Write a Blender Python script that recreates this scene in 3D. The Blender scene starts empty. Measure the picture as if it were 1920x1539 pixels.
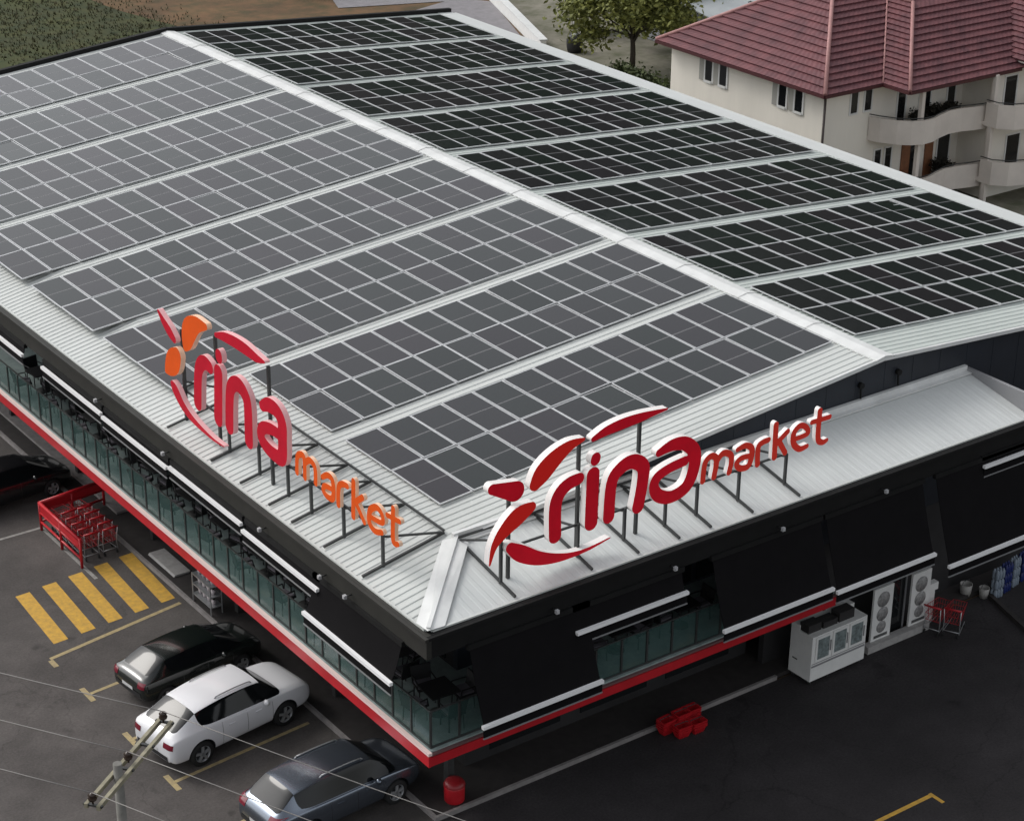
import bpy, bmesh, math, random
import numpy as np
from mathutils import Vector, Matrix
from mathutils.bvhtree import BVHTree
R = math.radians
sc = bpy.context.scene
C = sc.collection
random.seed(7)

# ---------------------------------------------------------------- camera
cam_d = bpy.data.cameras.new('camera')
cam_d.sensor_fit = 'HORIZONTAL'
cam_d.sensor_width = 36.0
cam_d.lens = 3806.0 / 1920 * 36
cam_d.clip_start = 0.5
cam_d.clip_end = 3000
cam = bpy.data.objects.new('camera', cam_d)
C.objects.link(cam)
yaw, pitch, roll = 0.9403, 0.4333, 0.0114
d = Vector((math.cos(yaw) * math.cos(pitch), math.sin(yaw) * math.cos(pitch), -math.sin(pitch)))
r = Vector((math.sin(yaw), -math.cos(yaw), 0))
u = r.cross(d)
r2 = r * math.cos(roll) + u * math.sin(roll)
u2 = -r * math.sin(roll) + u * math.cos(roll)
mw = Matrix((r2, u2, -d)).transposed().to_4x4()
mw.translation = (-22.6201, -34.2139, 31.854)
cam.matrix_world = mw
sc.camera = cam

# ---------------------------------------------------------------- sky and sun (overcast)
world = bpy.data.worlds.new('World')
sc.world = world
world.use_nodes = True
wn = world.node_tree
wn.nodes.clear()
SUN_EL, SUN_AZ = R(42), R(-28)          # azimuth measured from +Y towards +X
sky = wn.nodes.new('ShaderNodeTexSky')
sky.sky_type = 'NISHITA'
sky.sun_disc = False
sky.sun_elevation = SUN_EL
sky.sun_rotation = SUN_AZ
sky.air_density = 1.0
sky.dust_density = 3.0
sky.ozone_density = 1.0
hs = wn.nodes.new('ShaderNodeHueSaturation')
hs.inputs['Saturation'].default_value = 0.18
bg = wn.nodes.new('ShaderNodeBackground')
bg.inputs['Strength'].default_value = 0.15
wo = wn.nodes.new('ShaderNodeOutputWorld')
wn.links.new(sky.outputs[0], hs.inputs['Color'])
wn.links.new(hs.outputs[0], bg.inputs['Color'])
wn.links.new(bg.outputs[0], wo.inputs['Surface'])
sun_d = bpy.data.lights.new('sun', 'SUN')
sun_d.energy = 0.6
sun_d.angle = R(18)
sun_d.color = (1.0, 0.96, 0.9)
sun = bpy.data.objects.new('sun', sun_d)
C.objects.link(sun)
sdir = Vector((math.sin(SUN_AZ) * math.cos(SUN_EL), math.cos(SUN_AZ) * math.cos(SUN_EL), math.sin(SUN_EL)))
sun.rotation_euler = sdir.to_track_quat('Z', 'Y').to_euler()
sun.location = (-40, 0, 60)
sc.view_settings.view_transform = 'Standard'
sc.view_settings.look = 'None'
sc.view_settings.exposure = 0.45
sc.view_settings.gamma = 1.0
sc.view_settings.use_curve_mapping = False

# ---------------------------------------------------------------- materials
def lin(c):
    return tuple(((v / 255) / 12.92 if v / 255 <= 0.04045 else ((v / 255 + 0.055) / 1.055) ** 2.4) for v in c)

MATS = {}
def mat(name, col, rough=0.6, metal=0.0, spec=0.5, var=0.0, scale=3.0, bump=0.0, bscale=None, alpha=1.0,
        coat=0.0, col2=None, detail=6.0, scale2=None, stretch=None, ior=None):
    """procedural principled material: base colour broken up by noise, optional fine bump"""
    if name in MATS:
        return MATS[name]
    m = bpy.data.materials.new(name)
    m.use_nodes = True
    nt = m.node_tree
    b = nt.nodes['Principled BSDF']
    b.inputs['Roughness'].default_value = rough
    b.inputs['Metallic'].default_value = metal
    b.inputs['Specular IOR Level'].default_value = spec
    b.inputs['Alpha'].default_value = alpha
    b.inputs['Coat Weight'].default_value = coat
    b.inputs['Coat Roughness'].default_value = 0.05
    if ior: b.inputs['IOR'].default_value = ior
    tc = nt.nodes.new('ShaderNodeTexCoord')
    vec = tc.outputs['Object']
    if stretch:
        mp = nt.nodes.new('ShaderNodeMapping')
        mp.inputs['Scale'].default_value = stretch
        nt.links.new(vec, mp.inputs['Vector'])
        vec = mp.outputs[0]
    if var > 0 or col2:
        n = nt.nodes.new('ShaderNodeTexNoise')
        n.inputs['Scale'].default_value = scale
        n.inputs['Detail'].default_value = detail
        n.inputs['Roughness'].default_value = 0.62
        nt.links.new(vec, n.inputs['Vector'])
        cr = nt.nodes.new('ShaderNodeValToRGB')
        lo = col2 if col2 else tuple(max(0, c * (1 - var)) for c in col)
        hi = col if col2 else tuple(min(1, c * (1 + var)) for c in col)
        cr.color_ramp.elements[0].position = 0.3
        cr.color_ramp.elements[1].position = 0.7
        cr.color_ramp.elements[0].color = (*lo, 1)
        cr.color_ramp.elements[1].color = (*hi, 1)
        nt.links.new(n.outputs['Fac'], cr.inputs['Fac'])
        out = cr.outputs['Color']
        if scale2:
            n2 = nt.nodes.new('ShaderNodeTexNoise')
            n2.inputs['Scale'].default_value = scale2
            n2.inputs['Detail'].default_value = 3
            nt.links.new(vec, n2.inputs['Vector'])
            mr = nt.nodes.new('ShaderNodeMapRange')
            mr.inputs['From Min'].default_value = 0.3
            mr.inputs['From Max'].default_value = 0.7
            mr.inputs['To Min'].default_value = 0.72
            mr.inputs['To Max'].default_value = 1.25
            nt.links.new(n2.outputs['Fac'], mr.inputs['Value'])
            mx = nt.nodes.new('ShaderNodeMix')
            mx.data_type = 'RGBA'
            mx.blend_type = 'MULTIPLY'
            mx.inputs['Factor'].default_value = 1.0
            nt.links.new(out, mx.inputs[6])
            nt.links.new(mr.outputs[0], mx.inputs[7])
            out = mx.outputs[2]
        nt.links.new(out, b.inputs['Base Color'])
    else:
        b.inputs['Base Color'].default_value = (*col, 1)
    if bump > 0:
        n3 = nt.nodes.new('ShaderNodeTexNoise')
        n3.inputs['Scale'].default_value = bscale or scale * 4
        n3.inputs['Detail'].default_value = 4
        nt.links.new(vec, n3.inputs['Vector'])
        bp = nt.nodes.new('ShaderNodeBump')
        bp.inputs['Strength'].default_value = bump
        bp.inputs['Distance'].default_value = 0.02
        nt.links.new(n3.outputs['Fac'], bp.inputs['Height'])
        nt.links.new(bp.outputs[0], b.inputs['Normal'])
    MATS[name] = m
    return m

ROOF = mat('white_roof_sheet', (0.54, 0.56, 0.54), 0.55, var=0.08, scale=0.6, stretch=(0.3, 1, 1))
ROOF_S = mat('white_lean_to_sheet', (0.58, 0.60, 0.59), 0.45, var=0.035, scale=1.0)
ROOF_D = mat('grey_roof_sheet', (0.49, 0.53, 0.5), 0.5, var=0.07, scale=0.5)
CAP = mat('white_flashing', (0.66, 0.67, 0.66), 0.55, var=0.1, scale=1.2)
BLACK = mat('black_metal', (0.007, 0.007, 0.007), 0.75, spec=0.25, var=0.25, scale=2.0)
BLACK_WARM = mat('black_gutter_metal', (0.019, 0.0185, 0.015), 0.65, var=0.3, scale=1.5)
FABRIC = mat('black_awning_fabric', (0.006, 0.0055, 0.0062), 0.9, spec=0.12, var=0.15, scale=2)
NAVY = mat('dark_navy_cladding', (0.012, 0.016, 0.024), 0.55, var=0.25, scale=0.8)
WALL_D = mat('charcoal_wall', (0.018, 0.017, 0.018), 0.7, var=0.3, scale=1.2)
SOFFIT = mat('dark_soffit', (0.02, 0.019, 0.019), 0.8)
RED = mat('red_enamel', (0.46, 0.012, 0.02), 0.4, var=0.12, scale=2)
RED_F = mat('red_letter_face', (0.78, 0.006, 0.024), 0.6, spec=0.2, var=0.12, scale=1.5)
CRIM_F = mat('crimson_letter_face', (0.55, 0.006, 0.026), 0.6, spec=0.2, var=0.12, scale=1.5)
ORANGE_F = mat('orange_letter_face', (0.80, 0.10, 0.008), 0.6, spec=0.2, var=0.08, scale=1.5)
WHITE_R = mat('white_letter_return', (0.82, 0.78, 0.76), 0.5)
PINK_R = mat('pink_letter_return', (0.8, 0.42, 0.43), 0.6)
PEACH_R = mat('peach_letter_return', (0.85, 0.55, 0.38), 0.4)
STEEL_D = mat('dark_steel', (0.05, 0.052, 0.052), 0.5, metal=0.3, var=0.2, scale=4)
STEEL_L = mat('brushed_steel', (0.42, 0.43, 0.44), 0.4, metal=0.6)
ALU = mat('white_aluminium', (0.88, 0.88, 0.88), 0.4)
ALU_D = mat('grey_aluminium', (0.3, 0.3, 0.31), 0.4, metal=0.3)
WHITE_P = mat('white_paint', (0.72, 0.72, 0.70), 0.5, var=0.06, scale=3)
PALE_TRIM = mat('pale_pink_trim', (0.80, 0.62, 0.58), 0.5)
GLASS_RAIL = mat('green_tinted_glass', (0.06, 0.13, 0.12), 0.06, alpha=0.3)
GLASS_D = mat('dark_glass', (0.012, 0.013, 0.014), 0.06, spec=0.6)
GLASS_C = mat('car_glass', (0.006, 0.007, 0.008), 0.06, spec=0.32)
DECK = mat('grey_balcony_tiles', (0.26, 0.32, 0.31), 0.6, var=0.2, scale=3)
CONC = mat('pale_concrete', (0.34, 0.33, 0.32), 0.8, var=0.15, scale=5, bump=0.2)
KERB = mat('kerb_concrete', (0.22, 0.205, 0.2), 0.85, var=0.2, scale=4)
PAVE = mat('dark_paving', (0.026, 0.022, 0.021), 0.8, var=0.25, scale=4)
def asphalt(name, c_lo, c_hi, crack, stain, seed):
    """asphalt: fine aggregate, broad wear, dark oil stains and thin wandering cracks"""
    m = bpy.data.materials.new(name); m.use_nodes = True
    nt = m.node_tree; b = nt.nodes['Principled BSDF']; N = nt.nodes.new; L = nt.links.new
    tc = N('ShaderNodeTexCoord'); mp = N('ShaderNodeMapping'); mp.inputs['Location'].default_value = (seed, seed * 1.7, 0)
    L(tc.outputs['Object'], mp.inputs['Vector']); vec = mp.outputs[0]
    def noise(sc_, det, rough=0.6):
        n = N('ShaderNodeTexNoise'); n.inputs['Scale'].default_value = sc_; n.inputs['Detail'].default_value = det; n.inputs['Roughness'].default_value = rough
        L(vec, n.inputs['Vector']); return n
    def rng(sock, a, b_, c, d_):
        r_ = N('ShaderNodeMapRange'); r_.inputs['From Min'].default_value = a; r_.inputs['From Max'].default_value = b_
        r_.inputs['To Min'].default_value = c; r_.inputs['To Max'].default_value = d_; L(sock, r_.inputs['Value']); return r_.outputs[0]
    def mul(a, b_):
        x = N('ShaderNodeMath'); x.operation = 'MULTIPLY'; L(a, x.inputs[0]); L(b_, x.inputs[1]); return x.outputs[0]
    fine = noise(14, 9, 0.75); broad = noise(0.22, 5); mid = noise(1.1, 6)
    cr = N('ShaderNodeValToRGB'); cr.color_ramp.elements[0].color = (*c_lo, 1); cr.color_ramp.elements[1].color = (*c_hi, 1)
    cr.color_ramp.elements[0].position = 0.3; cr.color_ramp.elements[1].position = 0.7
    L(fine.outputs['Fac'], cr.inputs['Fac'])
    wear = mul(rng(broad.outputs['Fac'], 0.32, 0.68, 0.72, 1.3), rng(mid.outputs['Fac'], 0.3, 0.7, 0.85, 1.15))
    oil = noise(0.75, 3)
    wear = mul(wear, rng(oil.outputs['Fac'], 0.64, 0.72, 1.0, stain))
    # cracks
    dist = N('ShaderNodeVectorMath'); dist.operation = 'MULTIPLY_ADD'
    wob = noise(0.8, 6); L(wob.outputs['Color'], dist.inputs[0]); dist.inputs[1].default_value = (1.6, 1.6, 0); L(vec, dist.inputs[2])
    vo = N('ShaderNodeTexVoronoi'); vo.feature = 'DISTANCE_TO_EDGE'; vo.inputs['Scale'].default_value = 0.16; L(dist.outputs[0], vo.inputs['Vector'])
    wear = mul(wear, rng(vo.outputs['Distance'], 0.0015, 0.0045, crack, 1.0))
    mx = N('ShaderNodeMix'); mx.data_type = 'RGBA'; mx.blend_type = 'MULTIPLY'; mx.inputs['Factor'].default_value = 1.0
    L(cr.outputs[0], mx.inputs[6]); L(wear, mx.inputs[7]); L(mx.outputs[2], b.inputs['Base Color'])
    b.inputs['Roughness'].default_value = 0.85; b.inputs['Specular IOR Level'].default_value = 0.3
    bn = noise(70, 4); bp = N('ShaderNodeBump'); bp.inputs['Strength'].default_value = 0.35; bp.inputs['Distance'].default_value = 0.02
    L(bn.outputs['Fac'], bp.inputs['Height']); L(bp.outputs[0], b.inputs['Normal'])
    MATS[name] = m
    return m
ASPH = asphalt('worn_grey_asphalt', (0.058, 0.052, 0.049), (0.106, 0.096, 0.091), 0.8, 0.6, 3.0)
ASPH_D = asphalt('black_yard_asphalt', (0.016, 0.0145, 0.0155), (0.041, 0.037, 0.0385), 0.72, 0.6, 11.0)
YELLOW = mat('yellow_road_paint', (0.66, 0.38, 0.045), 0.7, col2=(0.42, 0.25, 0.05), scale=6, detail=8)
YELLOW_P = mat('faded_yellow_paint', (0.46, 0.36, 0.17), 0.7, col2=(0.25, 0.2, 0.12), scale=7, detail=8)
WHITE_L = mat('worn_white_line', (0.34, 0.33, 0.31), 0.7, col2=(0.2, 0.19, 0.18), scale=7)
BLK_PL = mat('black_rattan', (0.01, 0.01, 0.011), 0.6, var=0.3, scale=30, bump=0.3)
CUSHION = mat('grey_cushion', (0.16, 0.15, 0.17), 0.9)
GRASS_M = mat('rough_grass', (0.06, 0.062, 0.012), 0.95, col2=(0.016, 0.03, 0.005), scale=0.9, detail=10, bump=0.6, bscale=12, scale2=0.2)
SOIL = mat('brown_soil', (0.16, 0.082, 0.038), 0.95, col2=(0.055, 0.047, 0.017), scale=0.8, detail=10, bump=0.5, bscale=10, scale2=0.25)
GRAVEL = mat('pale_gravel_yard', (0.25, 0.23, 0.19), 0.95, col2=(0.085, 0.09, 0.05), scale=0.7, detail=10, bump=0.5, bscale=10)
ROAD_M = mat('grey_lane_asphalt', (0.22, 0.21, 0.22), 0.9, var=0.15, scale=2, bump=0.2)
RENDER_W = mat('cream_render', (0.80, 0.76, 0.68), 0.85, var=0.08, scale=0.5, scale2=None, stretch=(1, 1, 0.25))
RENDER_S = mat('cream_parapet_render', (0.70, 0.64, 0.58), 0.85, var=0.08, scale=1)
TILE = mat('red_roof_tile', (0.175, 0.06, 0.066), 0.7, col2=(0.085, 0.03, 0.037), scale=1.3, detail=8)
TILE_CAP = mat('pink_ridge_tile', (0.36, 0.18, 0.17), 0.6, var=0.1, scale=4)
WOODY = mat('brown_wood', (0.22, 0.09, 0.04), 0.6, var=0.2, scale=4)
BARK = mat('grey_brown_bark', (0.05, 0.042, 0.03), 0.9, var=0.3, scale=8, bump=0.5)
RUBBER = mat('black_rubber', (0.012, 0.012, 0.012), 0.8)
PLASTIC_D = mat('dark_plastic', (0.02, 0.02, 0.022), 0.55)
PAINT_W = mat('white_car_paint', (0.74, 0.74, 0.76), 0.3, coat=0.6)
PAINT_G = mat('black_green_car_paint', (0.006, 0.009, 0.008), 0.25, coat=0.8)
PAINT_B = mat('silver_blue_car_paint', (0.17, 0.195, 0.235), 0.26, metal=0.85, coat=0.5)
PAINT_K = mat('black_car_paint', (0.006, 0.006, 0.007), 0.25, coat=0.8)
LAMP_R = mat('red_lamp_lens', (0.16, 0.006, 0.02), 0.15, coat=0.5)
LAMP_C = mat('clear_lamp_lens', (0.5, 0.5, 0.52), 0.12, coat=0.5)
PLATE = mat('number_plate', (0.6, 0.6, 0.6), 0.4)
HILL_DARK = mat('unseen_hillside', (0.022, 0.034, 0.013), 0.95, col2=(0.009, 0.015, 0.006), scale=0.12, detail=10)  # dark green for the added hills, there for the panel reflections

# panels: dark silicon under glass, each panel a touch different
def panel_mat():
    m = bpy.data.materials.new('solar_glass')
    m.use_nodes = True
    nt = m.node_tree
    b = nt.nodes['Principled BSDF']
    oi = nt.nodes.new('ShaderNodeObjectInfo')
    cr = nt.nodes.new('ShaderNodeValToRGB')
    e = cr.color_ramp.elements
    e[0].color = (0.007, 0.0115, 0.0105, 1)
    e[1].color = (0.018, 0.0145, 0.019, 1)
    k = cr.color_ramp.elements.new(0.45)
    k.color = (0.010, 0.0125, 0.0135, 1)
    nt.links.new(oi.outputs['Random'], cr.inputs['Fac'])
    tc = nt.nodes.new('ShaderNodeTexCoord')
    n = nt.nodes.new('ShaderNodeTexNoise')
    n.inputs['Scale'].default_value = 9
    n.inputs['Detail'].default_value = 5
    nt.links.new(tc.outputs['Object'], n.inputs['Vector'])
    mr = nt.nodes.new('ShaderNodeMapRange')
    mr.inputs['To Min'].default_value = 0.06
    mr.inputs['To Max'].default_value = 0.16
    nt.links.new(n.outputs['Fac'], mr.inputs['Value'])
    nt.links.new(mr.outputs[0], b.inputs['Roughness'])
    nt.links.new(cr.outputs[0], b.inputs['Base Color'])
    b.inputs['Specular IOR Level'].default_value = 0.36
    return m
SOLAR = panel_mat()
SOLAR_BUS = mat('panel_busbar_gap', (0.12, 0.12, 0.125), 0.5)
FRAME_AL = mat('panel_frame_aluminium', (0.56, 0.57, 0.58), 0.4, metal=0.25)

# ---------------------------------------------------------------- mesh helpers
class MB:
    def __init__(self):
        self.v = []; self.f = []; self.m = []; self.sm = []
    def add(self, vs, fs, mi=0, smooth=False):
        o = len(self.v)
        self.v += [tuple(p) for p in vs]
        self.f += [tuple(i + o for i in f) for f in fs]
        self.m += [mi] * len(fs)
        self.sm += [smooth] * len(fs)
        return self
    def box(self, a, b, mi=0):
        x0, x1 = sorted((a[0], b[0])); y0, y1 = sorted((a[1], b[1])); z0, z1 = sorted((a[2], b[2]))
        vs = [(x0, y0, z0), (x1, y0, z0), (x1, y1, z0), (x0, y1, z0), (x0, y0, z1), (x1, y0, z1), (x1, y1, z1), (x0, y1, z1)]
        return self.add(vs, [(0, 3, 2, 1), (4, 5, 6, 7), (0, 1, 5, 4), (1, 2, 6, 5), (2, 3, 7, 6), (3, 0, 4, 7)], mi)
    def beam(self, p, q, w, h=None, mi=0):
        """rectangular bar from p to q"""
        p = Vector(p); q = Vector(q); h = h or w
        t = (q - p).normalized()
        up = Vector((0, 0, 1)) if abs(t.z) < 0.95 else Vector((1, 0, 0))
        s = t.cross(up).normalized(); n = s.cross(t)
        vs = []
        for c in (p, q):
            for a, b in ((-1, -1), (1, -1), (1, 1), (-1, 1)):
                vs.append(c + s * a * w / 2 + n * b * h / 2)
        return self.add(vs, [(0, 1, 2, 3), (7, 6, 5, 4), (0, 4, 5, 1), (1, 5, 6, 2), (2, 6, 7, 3), (3, 7, 4, 0)], mi)
    def tube(self, pts, rad, n=8, mi=0, caps=True):
        pts = [Vector(p) for p in pts]
        rads = rad if isinstance(rad, (list, tuple)) else [rad] * len(pts)
        vs = []; fs = []
        prev = None
        for i, p in enumerate(pts):
            t = (pts[min(i + 1, len(pts) - 1)] - pts[max(i - 1, 0)]).normalized()
            if prev is None:
                up = Vector((0, 0, 1)) if abs(t.z) < 0.9 else Vector((1, 0, 0))
                s = t.cross(up).normalized()
            else:
                s = (prev - t * prev.dot(t)).normalized()
            prev = s
            b = t.cross(s)
            for k in range(n):
                a = 2 * math.pi * k / n
                vs.append(p + (s * math.cos(a) + b * math.sin(a)) * rads[i])
        for i in range(len(pts) - 1):
            for k in range(n):
                k2 = (k + 1) % n
                fs.append((i * n + k, i * n + k2, (i + 1) * n + k2, (i + 1) * n + k))
        self.add(vs, fs, mi, True)
        if caps:
            o = len(self.v) - len(vs)
            self.f.append(tuple(o + k for k in reversed(range(n)))); self.m.append(mi); self.sm.append(False)
            e = o + (len(pts) - 1) * n
            self.f.append(tuple(e + k for k in range(n))); self.m.append(mi); self.sm.append(False)
        return self
    def lathe(self, prof, n=16, c=(0, 0, 0), mi=0, axis='z', smooth=True):
        vs = []; fs = []
        for (rr, z) in prof:
            for k in range(n):
                a = 2 * math.pi * k / n
                p = (rr * math.cos(a), rr * math.sin(a), z)
                if axis == 'y': p = (p[0], p[2], p[1])
                vs.append((c[0] + p[0], c[1] + p[1], c[2] + p[2]))
        for i in range(len(prof) - 1):
            for k in range(n):
                k2 = (k + 1) % n
                fs.append((i * n + k, i * n + k2, (i + 1) * n + k2, (i + 1) * n + k))
        return self.add(vs, fs, mi, smooth)
    def quad(self, a, b, c, d_, mi=0):
        return self.add([a, b, c, d_], [(0, 1, 2, 3)], mi)
    def poly(self, pts, mi=0):
        return self.add(pts, [tuple(range(len(pts)))], mi)
    def prism(self, pts, off, mi=0):
        """extrude a planar polygon by the vector off"""
        n = len(pts); off = Vector(off)
        vs = [Vector(p) for p in pts] + [Vector(p) + off for p in pts]
        fs = [tuple(range(n)), tuple(reversed(range(n, 2 * n)))]
        fs += [(i, i + n, (i + 1) % n + n, (i + 1) % n) for i in range(n)]
        return self.add(vs, fs, mi)
    def mesh(self, name, mats):
        me = bpy.data.meshes.new(name)
        me.from_pydata(self.v, [], self.f)
        for m in (mats if isinstance(mats, (list, tuple)) else [mats]):
            me.materials.append(m)
        me.polygons.foreach_set('material_index', self.m)
        me.polygons.foreach_set('use_smooth', self.sm)
        bm = bmesh.new(); bm.from_mesh(me)
        bmesh.ops.recalc_face_normals(bm, faces=bm.faces)
        bm.to_mesh(me); bm.free()
        me.update()
        return me
    def build(self, name, mats, parent=None):
        return link(name, self.mesh(name, mats), parent)

def link(name, me, parent=None):
    o = bpy.data.objects.new(name, me)
    C.objects.link(o)
    if parent is not None: o.parent = parent
    return o
def tag(o, label=None, cat=None, group=None, kind=None):
    if label: o['label'] = label
    if cat: o['category'] = cat
    if group: o['group'] = group
    if kind: o['kind'] = kind
    return o
def thing(name, label, cat, loc=(0, 0, 0), rz=0.0, group=None):
    o = bpy.data.objects.new(name, None)
    o.empty_display_size = 0.3
    C.objects.link(o)
    o.location = loc
    o.rotation_euler = (0, 0, rz)
    return tag(o, label, cat, group)
def struct(name, mb, m):
    return tag(mb.build(name, m), kind='structure')
def copy_tree(o, parent=None):
    c = o.copy(); C.objects.link(c); c.parent = parent
    for ch in list(o.children): copy_tree(ch, c)
    return c
ORD = ['first', 'second', 'third', 'fourth', 'fifth', 'sixth', 'seventh', 'eighth', 'ninth', 'tenth', 'eleventh', 'twelfth', 'thirteenth', 'fourteenth']

# ================================================================= THE SETTING
HE, HB, HR, HI, HW = 7.169, 3.793, 9.023, 7.682, 7.854      # eave, balcony floor, ridge, skirt top, right eave
XI, XR, LR, WM, XE = 2.553, 17.267, 46.756, 32.537, 20.945   # skirt depth, ridge line, length, width, lean-to end
KX, KY = 1.44, 1.9                                           # kerb lines

def sheet(name, x0, y0, x1, y1, z, m, n=1):
    b = MB()
    for i in range(n):
        for j in range(n):
            xa, xb = x0 + (x1 - x0) * i / n, x0 + (x1 - x0) * (i + 1) / n
            ya, yb = y0 + (y1 - y0) * j / n, y0 + (y1 - y0) * (j + 1) / n
            b.quad((xa, ya, z), (xb, ya, z), (xb, yb, z), (xa, yb, z))
    return struct(name, b, m)
sheet('ground', -900, -900, 900, 900, -0.05, SOIL)
sheet('parking_lot', -70, KY, KX - 0.002, 60, 0.0, ASPH)
sheet('front_yard', -70, -80, 60, KY - 0.002, 0.0, ASPH_D)
b = MB(); b.box((KX + 0.09, KY + 0.09, -0.2), (34, 60, 0.11)); struct('sidewalk', b, PAVE)
b = MB()
b.box((KX, KY, -0.2), (KX + 0.09, 48, 0.13)); b.box((KX + 0.09, KY, -0.2), (13.4, KY + 0.09, 0.13))
struct('kerb', b, KERB)
b = MB(); b.box((2.12, 22.0, 0.11), (2.2, 34, 0.2)); b.box((2.2, 22.0, 0.11), (9, 34, 0.19)); struct('step', b, KERB)
# behind the building: grass, bare soil, a lane, a gravel yard
b = MB(); b.poly([(-20, 47.2, -0.02), (38, 47.2, -0.02), (36.5, 70, -0.02), (33, 86, -0.02), (30, 140, -0.02), (-60, 140, -0.02)]); struct('meadow', b, GRASS_M)
b = MB(); b.poly([(45.2, 78.4, -0.012), (53.6, 75.6, -0.012), (66, 110, -0.012), (58, 110, -0.012)]); struct('lane', b, ROAD_M)
b = MB(); b.poly([(32.6, 47.2, -0.016), (49.2, 62.2, -0.016), (54.6, 74.4, -0.016), (53.2, 76.5, -0.016), (47, 74.5, -0.016)]); struct('paved_yard', b, ROAD_M)
b = MB(); b.poly([(33, 20, -0.03), (90, 10, -0.03), (100, 90, -0.03), (57, 78, -0.03), (50.2, 62, -0.03), (33, 47, -0.03)]); struct('gravel_yard', b, GRAVEL)

# wooded hills added out of view, shaped to darken the right-slope panel reflections
def unseen_hills():
    n, m = 90, 14
    vs, fs = [], []
    for i in range(n + 1):
        az = R(-25 + 140 * i / n)
        rg = random.Random(i)
        h = 118 + 7 * math.sin(i * 0.35) + 6 * math.sin(i * 0.9 + 1) + rg.uniform(-2, 2)
        deg = math.degrees(az)
        if deg > 54: h *= max(0.5, 1 - (deg - 54) / 40)
        if deg < 20: h *= max(0.5, 1 - (20 - deg) / 70)
        for j in range(m + 1):
            t = j / m
            dist = 215 + 190 * t
            z = h * (0.5 - 0.5 * math.cos(math.pi * min(1, t * 1.15))) + rg.uniform(-1.5, 1.5) * (t > 0)
            if j == 0: z = -0.3
            vs.append((-5 + dist * math.cos(az), -10 + dist * math.sin(az), z))
    for i in range(n):
        for j in range(m):
            a = i * (m + 1) + j
            fs.append((a, a + 1, a + m + 2, a + m + 1))
    b = MB(); b.add(vs, fs, 0, True)
    return struct('unseen_hills', b, HILL_DARK)
unseen_hills()

# ---------------------------------------------------------------- road markings
Z1 = 0.006
def marking(name, label, m, quads, cat='road marking', group=None):
    b = MB()
    for q in quads:
        (x0, y0, x1, y1) = q
        b.quad((x0, y0, Z1), (x1, y0, Z1), (x1, y1, Z1), (x0, y1, Z1))
    o = b.build(name, m)
    return tag(o, label, cat, group)
cw = thing('crosswalk', 'yellow zebra crossing of five bars leading to the shop entrance', 'crosswalk')
for k in range(5):
    xa = -2.72 + 0.935 * k
    s = 0.18
    b = MB(); b.quad((xa - 0.26, 15.72 + 0.09 * k, Z1), (xa + 0.22, 15.75 + 0.09 * k, Z1), (xa + 0.42, 19.02 + 0.12 * k, Z1), (xa - 0.06, 19.0 + 0.12 * k, Z1))
    b.build('painted_bar', YELLOW, cw)
b = MB(); b.quad((-3.42, 14.93, Z1), (1.25, 15.68, Z1), (1.22, 15.82, Z1), (-3.42, 15.07, Z1))
b.quad((-3.52, 14.5, Z1), (-3.36, 14.5, Z1), (-3.36, 14.92, Z1), (-3.52, 14.92, Z1))
b.build('edge_line', YELLOW_P, cw)
tl = [('painted yellow T mark at the tail of the black hatchback', 12.62), ('painted yellow T mark behind the tail of the white SUV', 9.86),
      ('painted yellow bay line between the white SUV and the silver blue SUV', 7.38), ('yellow bay line beside the silver blue SUV', 4.75)]
for lab, y in tl:
    s = 0.07
    b = MB()
    b.quad((-3.42, y - 0.4, Z1), (-3.26, y - 0.4, Z1), (-3.26, y + 0.4, Z1), (-3.42, y + 0.4, Z1))
    b.quad((-3.255, y - 0.06, Z1), (1.1, y + 0.33, Z1), (1.1, y + 0.45, Z1), (-3.255, y + 0.06, Z1))
    tag(b.build('bay_line', YELLOW_P), lab, 'road marking', 'painted parking bay lines')
marking('painted_line', 'white L shaped line on the ground around the red trolley bay', WHITE_L, [(-4.5, 22.7, -0.3, 22.82), (-0.3, 18.6, -0.18, 22.82)])
marking('painted_line', 'short yellow line at the left edge beside the far kerb', YELLOW_P, [(-2.6, 28.05, 1.1, 28.2)])
o = tag(MB().quad((9.6, -4.75, Z1), (12.85, -4.75, Z1), (12.85, -4.62, Z1), (9.6, -4.62, Z1)).quad((12.855, -5.1, Z1), (12.97, -5.1, Z1), (12.97, -4.6, Z1), (12.855, -4.6, Z1)).build('painted_line', YELLOW),
        'yellow hooked line painted on the dark front yard', 'road marking')
o = None

# ================================================================= MARKET BUILDING
MK = thing('market_building', 'black two storey supermarket with white gable roof and red balcony edge', 'building')
def ribbed(name, ys, x0f, x1f, zf, m, pitch=0.25, hgt=0.024, swap=False, parent=MK):
    """trapezoidal sheet, ribs run down the slope; profile along t in ys, run from x0f(t) to x1f(t)"""
    t0, t1 = ys
    prof = []
    n = int((t1 - t0) / pitch)
    for k in range(n):
        a = t0 + k * pitch
        prof += [(a, 0), (a + pitch * 0.52, 0), (a + pitch * 0.62, hgt), (a + pitch * 0.9, hgt)]
    prof += [(t0 + n * pitch, 0), (t1, 0)] if t1 - (t0 + n * pitch) > 1e-3 else [(t1, 0)]
    b = MB(); vs = []; fs = []
    for t, h in prof:
        for x in (x0f(t), x1f(t)):
            z = zf(x) + h
            vs.append((t, x, z) if swap else (x, t, z))
    for k in range(len(prof) - 1):
        fs.append((2 * k, 2 * k + 1, 2 * k + 3, 2 * k + 2))
    b.add(vs, fs)
    return b.build(name, m, parent)
sl = (HR - HI) / (XR - XI)
slr = (HR - HW) / (WM - XR)
zl = lambda x: HI + sl * (x - XI)
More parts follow.
